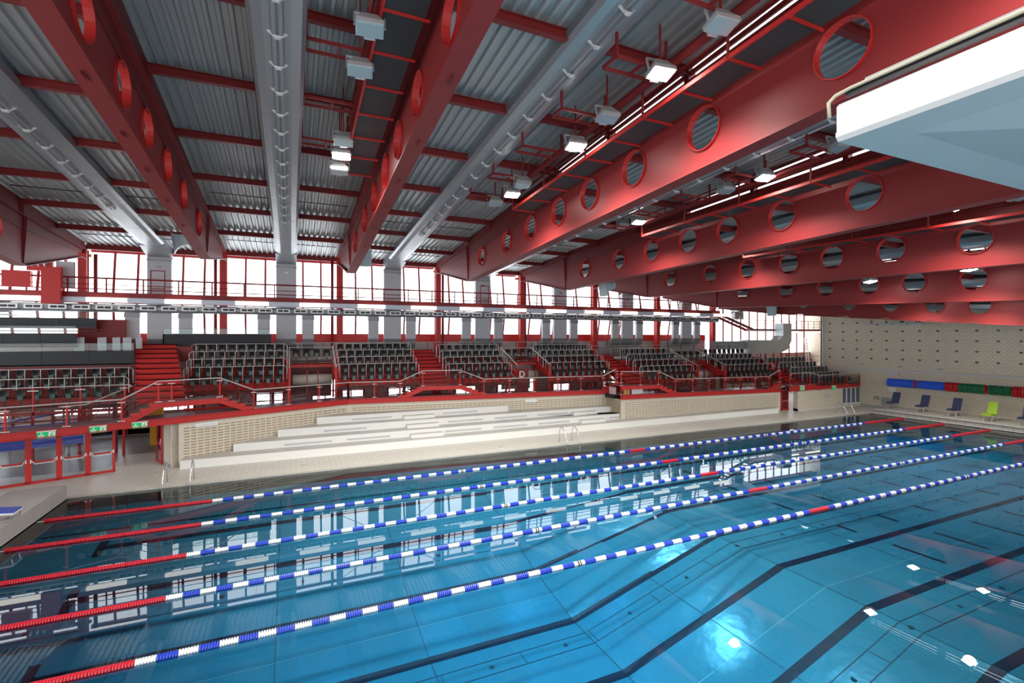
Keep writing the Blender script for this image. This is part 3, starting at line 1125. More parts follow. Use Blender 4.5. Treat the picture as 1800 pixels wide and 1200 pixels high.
for k in range(-1, 8):
    xa = BXS[k] if k >= 0 else BXS[0] - 7.1
    xb = BXS[k + 1] if k < 7 else EW + 9
    n = 6 if k < 7 else 13
    wn = thing('window_%d' % (k + 2), 'tall white-lit window bay %s' % ('left of the leftmost column' if k < 0 else 'right of the %s red column' % GN[k]), 'window', ((xa + xb) / 2, 16, 6.3))
    wn['kind'] = 'structure'
    zt = head(k)
    zs = 6.35 if k < 7 else 3.6
    bands = [(ZF, WY_K, zt, WY_T), (zs, WY_B, ZF, WY_K)] if k < 7 else [(zs, 16.0, zt, 16.0)]
    for bi, (z0, y0, z1, y1) in enumerate(bands):
        for i in range(n):
            a = xa + (xb - xa) * i / n
            b = xa + (xb - xa) * (i + 1) / n
            build(MB().quad((a, y0, z0), (b, y0, z0), (b, y1, z1), (a, y1, z1)), 'pane', 'window_glass', wn)
            if i:
                build(MB().bar((a, y0, z0), (a, y1, z1), .12, .10, (0, 1, 0)), 'mullion', 'red', wn)
        build(MB().box(xa, xb, y0 - .06, y0 + .06, z0 - .04, z0 + .05), 'transom', 'red', wn)
    if k < 7:
        build(MB().box(xa, xb, 15.88, 15.96, 8.78, 8.86), 'transom', 'red', wn)
    build(MB().box(xa, xb, bands[0][3] - .08, bands[0][3] + .1, zt - .08, zt + .1), 'head_rail', 'red', wn)
    # red parapet and concrete wall under the windows, glazed hall front at the foot
    if k < 7:
        build(MB().box(xa, xb, 15.95, 16.2, 5.80, 6.36), 'parapet', 'red_bright', wn)
        build(MB().box(xa, xb, 16.0, 16.3, 4.4, 5.82), 'sill_wall', 'concrete', wn)
    else:
        build(MB().box(xa, xb, 15.95, 16.2, 2.9, 3.6), 'parapet', 'red_bright', wn)
    for i in range(4):
        a = xa + (xb - xa) * i / 4
        b = xa + (xb - xa) * (i + 1) / 4
        if (i + k) % 2 == 0:
            build(MB().quad((a, 16.2, 1.5), (b, 16.2, 1.5), (b, 16.2, 3.1), (a, 16.2, 3.1)), 'hall_pane', 'window_glass', wn)
            build(MB().box(a, b, 16.15, 16.3, 3.1, 4.4), 'hall_wall', 'hall_wall', wn)
            build(MB().box(a, b, 16.15, 16.3, .1, 1.5), 'hall_wall', 'hall_wall', wn)
            build(MB().box((a + b) / 2 - .04, (a + b) / 2 + .04, 16.1, 16.3, 1.5, 3.1), 'hall_mullion', 'red', wn)
            build(MB().box(a, b, 16.12, 16.28, 2.25, 2.33), 'hall_transom', 'red', wn)
        else:
            build(MB().box(a, b, 16.15, 16.3, .1, 4.4), 'hall_wall', 'hall_wall', wn)
        build(MB().box(a - .06, a + .06, 16.1, 16.3, .1, 4.4), 'hall_mullion', 'red', wn)
    build(MB().box(xa, xb, 16.15, 16.25, -.4, .45), 'plinth', 'concrete', wn)

for k in range(8):
    X = BXS[k]
    c = thing('steel_column', 'red steel column under the %s girder at the window wall' % GN[k], 'column', (X, COLY, DECK), 'red steel columns')
    zt = min(roof_z(k, COLY), roof_z(k - 1, COLY)) - .1
    m = MB()
    m.box(X - .20, X + .20, COLY - .22, COLY - .19, DECK - .02, zt)
    m.box(X - .20, X + .20, COLY + .19, COLY + .22, DECK - .02, zt)
    m.box(X - .16, X + .16, COLY - .2, COLY + .2, DECK - .02, zt)
    build(m, 'shaft', 'red_bright', c)
    s = -1 if k in (1, 2) else 1
    m = MB().tube([(X + s * .48, COLY + .3, 5.2), (X + s * .48, COLY + .3, zt - .2)], .10, 10)
    build(m, 'downpipe', 'red', c, smooth=True)
    m = MB().tube([(X - .25, COLY - .24, zt - .62), (X - .1, COLY - .3, zt - .5), (X + .1, COLY - .3, zt - .5), (X + .25, COLY - .24, zt - .62)], .025, 5)
    build(m, 'cable_loop', 'white', c)

# diagonal wind braces in the second bay
for a, b in (((11.08, 15.1, 10.9), (14.3, 15.5, 9.2)), ((17.82, 15.1, 10.8), (14.7, 15.5, 9.2)), ((11.08, 15.1, 6.5), (13.4, 15.5, 8.0)), ((17.82, 15.1, 6.4), (15.7, 15.5, 7.9))):
    lab = 'thin steel wind brace %s %s of the middle duct' % ('above the gallery' if a[2] > 8 else 'below the gallery', 'left' if a[0] < 14 else 'right')
    build(MB().tube([a, b], .022, 5), 'wind_brace', 'red_dark', None, lab, 'brace', 'wind braces')

# ------------------------------------------------------------------ upper gallery along the windows
GX0, GX1 = -12.0, 46.9
g = thing('upper_gallery', 'red upper gallery walkway along the window wall with thin railing', 'gallery', (20, 15, 8.4))
build(MB().box(GX0, GX1, 14.56, 14.93, 8.46, 8.54), 'deck_plate', 'red_dark', g)
build(MB().box(GX0, GX1, 14.52, 14.58, 8.50, 8.80), 'edge_beam', 'red', g)
for z, r in ((9.62, .055), (9.24, .022), (8.98, .032)):
    build(MB().tube([(GX0, 14.55, z), (GX1, 14.55, z)], r, 6), 'handrail' if r > .02 else 'rail_wire', 'red', g)
post = MB().box(-.034, .034, -.034, .034, 0, .85)
post = post.mesh('rail_post', 'red')
x = -9.2
while x < GX1:
    inst('rail_post', post, g, (x, 14.55, 8.78))
    x += 1.775
# fluorescent strip below the edge beam: lit and unlit covers in turn
s_ = thing('light_strip', 'long strip of lit and unlit tube covers below the gallery edge', 'light strip', (20, 14.5, 8.2))
m1 = MB().box(0, 1.84, 14.42 - 14.5, 14.58 - 14.5, 0, .22)
on_, off_ = m1.mesh('tube_cover', 'tube_on'), MB().box(0, 1.84, -.08, .08, 0, .22).mesh('tube_cover', 'tube_off')
x = -8.6
i = 0
while x < 46:
    inst('tube_cover', on_ if i % 2 else off_, s_, (x, 14.42, 8.24))
    x += 1.88
    i += 1
build(MB().box(-9, 46.6, 14.50, 14.56, 8.20, 8.5), 'tray', 'tube_off', s_)
# round air pipe with grilles under the strip
p_ = thing('air_pipe', 'round grey air pipe with rectangular grilles below the light strip', 'pipe', (20, 14.5, 7.6))
build(MB().tube([(-11, 14.6, 7.88), (46.6, 14.6, 7.88)], .25, 14), 'pipe', 'duct_mid', p_, smooth=True)
gr = MB().box(-.40, .40, -.012, .0, -.13, .13).mesh('grille_frame', 'lamp_body')
gi = MB().box(-.31, -.02, -.02, -.008, -.065, .065).box(.02, .31, -.02, -.008, -.065, .065).mesh('grille', 'black')
x = -9.5
while x < 46.3:
    fo_ = inst('grille_frame', gr, p_, (x, 14.345, 7.90))
    o = inst('grille', gi, fo_, (0, 0, 0), world=False)
    x += 1.05
# red wire doors on the gallery beside the ducts
for nm, X in (('leftmost', DXS[0]), ('fourth', DXS[3])):
    d_ = thing('gallery_door', 'small red framed wire door before the %s duct on the gallery' % nm, 'door', (X, 14.6, 8.54))
    m = MB()
    for a, b in (((X - .35, 8.54), (X - .35, 10.2)), ((X + .35, 8.54), (X + .35, 10.2)), ((X - .37, 10.2), (X + .37, 10.2)), ((X - .35, 9.1), (X + .35, 9.1))):
        m.bar((a[0], 14.6, a[1]), (b[0], 14.6, b[1]), .05, .05)
    build(m, 'frame', 'red', d_)

# stair and landing at the right end of the gallery
t = thing('gallery_stair', 'red stair from the gallery down to a landing by the brick wall', 'stair', (50, 14.6, 6.8))
z0, z1 = 8.45, 6.95
m = MB()
for y in (14.55, 15.5):
    m.bar((46.8, y, z0), (51.6, y, z1), .06, .26)
build(m, 'stringer', 'red', t)
for i in range(9):
    f_ = (i + .5) / 9
    x = 46.8 + 4.8 * f_
    z = z0 + (z1 - z0) * f_
    build(MB().box(x - .22, x + .22, 14.55, 15.5, z - .01, z + .03), 'step', 'red_dark', t)
build(MB().box(51.5, 62.5, 14.5, 15.6, 6.78, 7.02), 'landing', 'red', t)
for z in (.95, .62, .32):
    build(MB().tube([(46.8, 14.55, z0 + z), (51.6, 14.55, z1 + z), (62.5, 14.55, z1 + z)], .028 if z > .9 else .014, 5), 'handrail', 'red', t)
for i in range(16):
    x = 47.3 + i
    zz = z0 + (z1 - z0) * (x - 46.8) / 4.8 if x < 51.6 else z1
    build(MB().box(x - .02, x + .02, 14.53, 14.57, zz, zz + .95), 'rail_post', 'red', t)
for x in (56.2, 59.8):
    build(MB().box(x, x + 2.4, 14.4, 14.5, 6.64, 6.78), 'tube_cover', 'tube_on', t)
build(MB().box(51.0, 62.5, 14.42, 14.52, 6.78, 6.86), 'tray', 'tube_off', t)
# big horizontal supply duct with elbow at the right end
t = thing('supply_duct', 'big grey duct turning down behind the last seat block', 'duct', (51, 14, 4.9))
build(MB().box(45.5, 49.5, 13.6, 14.4, 4.95, 5.75), 'feeder', 'duct_steel', t)
build(MB().prism([(49.5, 4.5), (54.2, 4.5), (55.4, 4.85), (56.0, 5.8), (56.0, 7.6), (54.7, 7.6), (54.7, 6.3), (54.1, 5.85), (49.5, 5.85)], 'Y', 13.4, 14.4), 'elbow_run', 'duct_steel', t)
build(MB().box(49.45, 49.65, 13.35, 14.45, 4.45, 5.9), 'collar', 'duct_steel', t)
build(MB().tube([(53.85, 8.7, 2.5), (53.85, 8.7, 9)], .09, 8), 'wall_pipe', 'pipe_white', None, 'pale vertical pipe at the edge of the brick end wall', 'pipe')
t = thing('red_door_panel', 'tall red panel beside the ladder behind the last seats', 'panel', (62.8, 13.4, 3))
build(MB().box(62.75, 62.98, 12.6, 13.9, 3, 7.4), 'panel', 'red_bright', t)
t = thing('step_ladder', 'white aluminium step ladder standing before the right windows', 'ladder', (59.6, 14.2, 2.9))
for s in (-.22, .22):
    build(MB().bar((59.6 + s, 14.0, 2.9), (59.6 + s * .7, 14.4, 6.1), .05, .07), 'rail', 'white', t)
for i in range(9):
    z = 3.2 + i * .32
    build(MB().box(59.4, 59.8, 14.0 + .045 * i, 14.1 + .045 * i, z, z + .04), 'rung', 'white', t)

# equipment at the left end of the gallery
t = thing('equipment_rack', 'red panelled equipment rack with three lamps hung at the left gallery', 'equipment rack', (-4.9, 14.2, 8.4))
for nm, a in (('box', (-6.6, -5.4, 14.3, 14.6, 8.95, 9.85)), ('box', (-4.85, -4.0, 14.0, 14.3, 8.05, 10.1)), ('box', (-5.6, -4.5, 14.4, 14.6, 9.9, 10.85)), ('screen', (-4.4, -3.6, 14.6, 14.8, 9.0, 10.5))):
    build(MB().box(*a), nm, 'red_bright' if nm == 'box' else 'duct_light', t)
for i in range(3):
    x = -5.35 + .28 * i
    build(MB().tube([(x, 14.36, 10.55), (x, 14.34, 10.35), (x, 14.36, 10.12)], [.03, .13, .03], 8), 'lamp', 'lamp_body', t)
build(MB().tube([(-5.9, 14.4, 10.9), (-3.6, 14.4, 11.25)], .03, 5), 'hanging_bar', 'white', t)
# ------------------------------------------------------------------ grandstand
PITCH = .535


def seat_meshes():
    m = MB()
    # backrest: slightly curved shell seen from the pool
    n = 6
    vs = []
    for z, dy in ((.44, .0), (.62, .03), (.88, .07)):
        for i in range(n + 1):
            u = -.19 + .38 * i / n
            vs.append((u, dy - .08 * (abs(u) / .19) ** 2, z))
    k = len(vs)
    vs += [(x, y + .03, z) for x, y, z in vs]
    fs = []
    for r in range(2):
        for i in range(n):
            a = r * (n + 1) + i
            fs.append((a, a + 1, a + n + 2, a + n + 1))
            fs.append((k + a, k + a + n + 1, k + a + n + 2, k + a + 1))
    for i in range(n):
        fs.append((i, k + i, k + i + 1, i + 1))
        a = 2 * (n + 1) + i
        fs.append((a, a + 1, k + a + 1, k + a))
    for r in range(2):
        a, b = r * (n + 1), (r + 1) * (n + 1)
        fs.append((a, b, k + b, k + a))
        fs.append((a + n, k + a + n, k + b + n, b + n))
    m.add(vs, fs)
    back = m.mesh('backrest', 'seat_black', True)
    m = MB()
    m.box(-.10, .10, -.13, -.08, .40, .62)          # tip-up seat, folded
    m.box(-.04, .04, -.14, -.13, .52, .58)
    pan = m.mesh('tip_up_seat', 'seat_grey')
    m = MB()
    m.box(-.03, .03, -.06, .02, .0, .46)
    m.box(-.12, .12, -.10, .04, .0, .03)
    leg = m.mesh('pedestal', 'seat_black')
    return back, pan, leg


SEAT = seat_meshes()


def seat(x, y, z, label, group, rz=0.0):
    t = thing('stadium_seat', label, 'seat', (x, y, z), group, rz)
    inst('backrest', SEAT[0], t, (0, 0, 0), world=False)
    inst('tip_up_seat', SEAT[1], t, (0, 0, 0), world=False)
    inst('pedestal', SEAT[2], t, (0, 0, 0), world=False)
    return t


def rail_post_mesh(h):
    return MB().box(-.011, .011, -.011, .011, 0, h).mesh('post', 'rail_grey')


RPOST = rail_post_mesh(.94)
DEPTH = .80
RISE = .425
BLK = [  # name, x0, x1, y front row, tread z, rows, rise, words
    ('A', -7.35, -.15, 9.7, 2.75, 3, .425, 'leftmost block'),
    ('B', 2.55, 7.35, 10.5, 3.10, 5, .425, 'block under the long black panel'),
    ('C', 10.55, 15.35, 10.5, 3.10, 5, .425, 'block left of the middle red stair'),
    ('D', 17.55, 22.0, 10.15, 2.98, 5, .425, 'block between middle stair and D sign'),
    ('E', 25.0, 29.9, 9.4, 2.95, 5, .425, 'block right of the D sign'),
    ('F', 31.9, 36.8, 7.7, 2.60, 5, .425, 'block with slanted rails after the third stair'),
    ('G', 40.3, 45.9, 7.6, 2.50, 5, .425, 'block left of the fourth stair'),
]
ROWN = ['front', 'second', 'third', 'fourth', 'back']
for key, x0, x1, yf, zt0, rows, rise, words in BLK:
    st = thing('seating_tier', 'red stepped seating tiers carrying the %s' % words, 'tier', ((x0 + x1) / 2, yf, zt0), 'seating tiers')
    n = int(round((x1 - x0) / (PITCH if key != 'A' else .62)))
    for r in range(rows):
        y = yf + DEPTH * r
        z = zt0 + rise * r
        build(MB().box(x0 - .25, x1 + .25, y - .42, y + .40, z - .06, z), 'tread', 'red_dark', st)
        if r:
            build(MB().box(x0 - .25, x1 + .25, y - .44, y - .40, z - rise, z), 'riser', 'red_step', st)
        for i in range(n):
            x = x0 + (i + .5) * (x1 - x0) / n + (.12 if r % 2 else 0)
            seat(x, y + .05, z, 'black folding seat, %s from left, %s row, %s' % (ORD[i] if i < 12 else '%dth' % (i + 1), ROWN[r], words), 'black folding seats')
        if r:
            rl = thing('row_rail', 'grey rail before %s row, %s' % (ROWN[r], words), 'rail', (x0, y - .40, z), 'seat row rails')
            pts = [(x0 - .22, y - .40, z + .1), (x0 - .22, y - .40, z + .82), (x0 - .08, y - .40, z + .95), (x1 + .05, y - .40, z + .95), (x1 + .2, y - .40, z + .82), (x1 + .2, y - .40, z + .1)]
            build(MB().tube(pts, .024, 6), 'rail', 'rail_grey', rl)
            for i in range(n + 1):
                inst('post', RPOST, rl, (x0 + i * (x1 - x0) / n, y - .40, z))
    if key == 'A':
        build(MB().box(x0 - .25, x1 + .25, yf + 2.05, yf + 2.10, zt0 + .8, zt0 + 1.9), 'back_wall', 'red_dark', st)
    # lattice girder carrying the front of the tier
    m = MB()
    m.bar((x0 - .2, yf - .3, zt0 - .10), (x1 + .2, yf - .3, zt0 - .10), .06, .08)
    m.bar((x0 - .2, yf - .3, zt0 - .62), (x1 + .2, yf - .3, zt0 - .62), .06, .06)
    k = int((x1 - x0) / .6)
    for i in range(k):
        a = x0 + i * (x1 - x0) / k
        b = x0 + (i + 1) * (x1 - x0) / k
        m.bar((a, yf - .3, zt0 - (.12 if i % 2 else .6)), (b, yf - .3, zt0 - (.6 if i % 2 else .12)), .03, .03)
    build(m, 'lattice_girder', 'red_dark', st)
    for dz_, hh in ((.95, .12), (1.35, .06)):
        if zt0 - dz_ > 1.7:
            build(MB().bar((x0 - .2, yf + .3, zt0 - dz_), (x1 + .2, yf + .3, zt0 - dz_), .08, hh), 'cross_beam', 'red_step', st)
    kk = int((x1 - x0) / 1.6)
    for i in range(kk + 1):
        xx = x0 + i * (x1 - x0) / kk
        build(MB().box(xx - .05, xx + .05, yf + .32, yf + .42, DECK - .02, zt0 - .06), 'front_post', 'red_step', st)
    for x in (x0 + .6, x1 - .6):
        build(MB().box(x - .09, x + .09, yf + 1.2, yf + 1.4, DECK - .02, zt0 + rise * 1 - .06), 'support', 'red', st)

# last block at the brick wall: too small to part, one mass of seats
m = MB()
me_b, me_s = SEAT[0], SEAT[1]
mh = [MB(), MB()]
st = thing('seating_tier', 'red stepped seating tiers of the last block at the brick wall', 'tier', (50, 6, 1.8), 'seating tiers')
for r in range(5):
    y = 6.05 + DEPTH * r
    z = 1.78 + .41 * r
    xs0 = 48.2 - .42 * r
    build(MB().box(46.3, 53.9, y - .42, y + .40, z - .06, z), 'tread', 'red_dark', st)
    if r:
        build(MB().box(46.3, 53.9, y - .44, y - .40, z - .41, z), 'riser', 'red_step', st)
    for i in range(11):
        x = xs0 + .3 + i * .50
        if x > 53.6:
            continue
        for q, me in enumerate((me_b, me_s)):
            vs = [(v.co.x + x, v.co.y + y, v.co.z + z) for v in me.vertices]
            mh[q].add(vs, [tuple(p.vertices) for p in me.polygons])
    if r:
        rl = thing('row_rail', 'grey tubular rail before the %s row of the last block' % ROWN[r], 'rail', (xs0, y - .4, z), 'seat row rails')
        build(MB().tube([(xs0 - .1, y - .4, z + .2), (xs0 - .1, y - .4, z + .8), (xs0, y - .4, z + .92), (53.7, y - .4, z + .92)], .024, 5), 'rail', 'rail_grey', rl)
        for i in range(11):
            inst('post', RPOST, rl, (xs0 + .05 + i * .5, y - .4, z))
ms = thing('seat_mass', 'dense far block of black folding seats at the brick wall', 'seats', (50, 7, 1.8))
ms['kind'] = 'stuff'
build(mh[0], 'backrests', 'seat_black', ms, kind='stuff')
build(mh[1], 'tip_up_seats', 'seat_grey', ms, kind='stuff')

# corridor floor behind the back rows, with a red rail
c = thing('back_walkway', 'grey walkway behind the back seat rows with thin red rail', 'walkway', (20, 14.5, 4.7))
build(MB().box(-12, 30.5, 14.2, 16.0, 4.62, 4.74), 'slab', 'concrete', c)
build(MB().box(30.5, 47.4, 12.0, 16.0, 4.28, 4.40), 'slab', 'concrete', c)
build(MB().tube([(7.8, 14.25, 5.78), (30.5, 14.25, 5.78)], .025, 5), 'rail', 'rail_grey', c)
build(MB().tube([(30.5, 12.6, 5.45), (47, 12.6, 5.45)], .025, 5), 'rail', 'rail_grey', c)
pm = MB().box(-.02, .02, -.02, .02, 0, 1.05).mesh('rail_post', 'red')
for i in range(16):
    inst('rail_post', pm, c, (8.3 + 1.45 * i, 14.25, 4.73))
for i in range(11):
    inst('rail_post', pm, c, (31 + 1.5 * i, 12.6, 4.39))

# ------------------------------------------------------------------ red aisle stairs
AIS = [(1.0, 3.0, 7.3, 3.0, 14.2, 5.75, 'left aisle stair'), (15.6, 17.25, 9.9, 2.95, 14.2, 5.25, 'middle aisle stair'),
       (30.15, 31.75, 7.4, 2.6, 12.4, 4.75, 'third aisle stair'), (46.15, 47.6, 6.6, 2.2, 11.0, 4.3, 'fourth aisle stair')]
for x0, x1, ya, za, yb, zb, words in AIS:
    t = thing('aisle_stair', 'bright red steps of the %s between the seat blocks' % words, 'stair', ((x0 + x1) / 2, ya, za), 'red aisle stairs')
    n = 11 if x0 < 5 else 10
    for i in range(n):
        y0 = ya + (yb - ya) * i / n
        y1 = ya + (yb - ya) * (i + 1) / n
        z1 = za + (zb - za) * (i + 1) / n
        z0 = za + (zb - za) * i / n
        sh = (-.24 if x0 < 5 else 0) * (y0 - ya)
        build(MB().box(x0 + sh, x1 + sh, y0, y1 + .02, z1 - .05, z1).box(x0 + sh, x1 + sh, y0, y0 + .03, z0 - .02, z1), 'step', 'red_step', t)
    sh = (-.24 if x0 < 5 else 0) * (yb - ya)
    for x in (x0, x1):
        build(MB().bar((x, ya, za - .1), (x + sh, yb, zb - .1), .05, .4), 'stringer', 'red', t)
# red side block next to the left stair
build(MB().box(1.5, 2.4, 13.2, 13.9, 4.7, 5.6), 'stair_block', 'red', None, 'red box beside the top of the left aisle stair', 'box')

# ------------------------------------------------------------------ vomitories between the blocks
VOM = [(7.75, 10.2, 10.4, 2.3, 12.2, 4.35, 'second', 0), (22.3, 24.7, 10.0, 2.2, 11.7, 4.2, 'D sign', 1), (37.1, 39.9, 8.0, 1.9, 9.8, 3.9, 'far', 2)]
for x0, x1, ya, z0, yb, z1, words, kk in VOM:
    t = thing('vomitory', 'red framed exit opening, the %s one in the seating' % words, 'exit opening', ((x0 + x1) / 2, ya, z0), 'exit openings')
    for xs_ in (x0 - .06, x1 + .06):
        build(MB().box(xs_ - .06, xs_ + .06, ya - .42, ya - .28, z0, z1), 'post', 'red_bright', t)
        build(MB().box(xs_ - .06, xs_ + .06, yb - .1, yb + .04, z0, z1 + .1), 'post', 'red_bright', t)
        build(MB().bar((xs_, ya - .35, z1 - .75), (xs_, yb + .8, z1 + .2), .08, .34), 'side_stringer', 'red_step', t)
    build(MB().box(x0, x1, yb - .15, yb, z1 - .1, z1 + .18), 'lintel', 'red_bright', t)
    build(MB().box(x0, x1, yb + .9, yb + 1, z0, z1), 'back_panel', 'red_dark' if kk != 1 else 'concrete', t)
    build(MB().box(x0, x1, yb - .15, yb + 1.0, z1 + .1, z1 + .16), 'cover', 'red_dark', t)
    build(MB().tube([(x0 + .1, yb - .25, z1 - .85), (x1 - .05, yb - .25, z1 - .85)], .33, 16), 'roller_drum', 'cream', t, smooth=True)
    for i, x in enumerate((x0 + .9, x0 + 1.5)):
        build(MB().box(x - .03, x + .03, ya - .1, ya, z0, z1 - .2), 'bar', 'red', t)
    # grey handrails falling towards the walkway on both sides
    for x in (x0 - .08, x1 + .08):
        build(MB().tube([(x, yb + .9, z1 + 1.15), (x, ya - .35, z1 + .02), (x, ya - .35, z0 + .2)], .03, 6), 'handrail', 'rail_grey', t)
    build(MB().tube([(x0 - .08, yb + .9, z1 + 1.15), (x1 + .08, yb + .9, z1 + 1.15)], .028, 6), 'handrail', 'rail_grey', t)
    n = 4
    for i in range(n):
        seat(x0 + (i + .5) * (x1 - x0) / n, yb + .45, z1 + .16, 'black folding seat, %s from left, above the %s exit opening' % (ORD[i], words), 'black folding seats')
    m = MB()
    for i in range(4):
        a = x0 + i * (x1 - x0) / 4
        b = x0 + (i + 1) * (x1 - x0) / 4
        m.bar((a, yb - .2, z1 - .1 + (.02 if i % 2 else .24)), (b, yb - .2, z1 - .1 + (.24 if i % 2 else .02)), .025, .025)
    build(m, 'lattice', 'red_dark', t)
# the D sign
t = thing('letter_sign', 'dark red panel with a white letter D beside the exit opening', 'sign', (22.55, 9.5, 3.2))
build(MB().box(22.2, 22.95, 9.48, 9.53, 2.2, 4.0), 'panel', 'red_dark', t)
def text_obj(name, body, loc, size, m, parent, rotz=0.0, ext=.006):
    cu = bpy.data.curves.new(name, 'FONT')
    cu.body = body
    cu.size = size
    cu.extrude = ext
    cu.align_x = 'CENTER'
    cu.align_y = 'CENTER'
    cu.materials.append(MATS[m])
    tmp = bpy.data.objects.new(name, cu)
    COL.objects.link(tmp)
    dg = bpy.context.evaluated_depsgraph_get()
    me = bpy.data.meshes.new_from_object(tmp.evaluated_get(dg))
    bpy.data.objects.remove(tmp)
    o = inst(name, me, parent, loc, (math.pi / 2, 0, rotz))
    return o


text_obj('letter', 'D', (22.5, 9.46, 3.55), .62, 'sign_white', t)

# ------------------------------------------------------------------ black fascia panels with glass screens (press seats)
VIP = [(-8.0, -.15, 11.95, 4.62, 5.42, 'lowest wide black panel over the leftmost seats'),
       (-9.0, -3.0, 13.0, 5.72, 6.36, 'second black panel step at the left edge'),
       (-9.5, -2.4, 14.0, 6.72, 7.25, 'third black panel step at the left edge'),
       (-12.0, -6.4, 14.55, 7.62, 8.15, 'topmost short black panel at the left edge')]
for x0, x1, y, z0, z1, words in VIP:
    t = thing('press_desk', words, 'panel', ((x0 + x1) / 2, y, z0), 'black panels')
    n = 4
    for i in range(n):
        a, b = x0 + (x1 - x0) * i / n, x0 + (x1 - x0) * (i + 1) / n
        build(MB().box(a, b - .015, y, y + .06, z0, z1), 'panel', 'panel_black', t)
        build(MB().box(a, b - .02, y + .03, y + .045, z1 + .03, z1 + .42), 'glass_screen', 'rail_glass', t)
    build(MB().box(x0, x1, y - .02, y + .55, z0 - .06, z0), 'shelf', 'red_dark', t)
    build(MB().box(x0, x1, y, y + .95, z1 - .75, z1 - .70), 'desk_floor', 'red_dark', t)
t = thing('press_desk', 'long black panel with low glass screen above the second seat block', 'panel', (3.6, 14.0, 5.6), 'black panels')
build(MB().box(.75, 6.6, 14.0, 14.06, 5.62, 6.35), 'panel', 'panel_black', t)
build(MB().box(.75, .81, 14.0, 15.0, 5.62, 6.35), 'panel', 'panel_black', t)
for i in range(5):
    build(MB().box(.8 + 1.16 * i, 1.9 + 1.16 * i, 14.03, 14.045, 6.36, 6.66), 'glass_screen', 'rail_glass', t)
build(MB().tube([(.8, 14.05, 6.68), (6.6, 14.05, 6.68)], .014, 5), 'rail', 'rail_grey', t)
t = thing('red_wall_panel', 'tall red panelled side wall behind the black press desks', 'panel', (-2.2, 14.6, 4.8))
build(MB().box(-3.4, -1.2, 14.6, 14.7, 5.0, 7.2), 'panel', 'red', t)
build(MB().box(-1.6, .2, 13.6, 13.66, 4.8, 5.9), 'panel', 'red', t)
for i, (x, w_) in enumerate(((-2.9, .45), (-1.9, .4), (-1.25, .35), (-.75, .4), (-.2, .3))):
    t = thing('leaning_board', 'white board leaning on the red panel, %s from the left' % ORD[i], 'board', (x, 12.9, 4.9), 'white leaning boards')
    m = MB().bar((x, 13.1, 5.25), (x - .06, 13.3, 6.15), w_, .03, (0, 1, 0))
    build(m, 'board', 'duct_light', t)

# ------------------------------------------------------------------ front gallery: fascia, raised bridges, glass railing
def lerp(p, q, f):
    return tuple(a + (b - a) * f for a, b in zip(p, q))


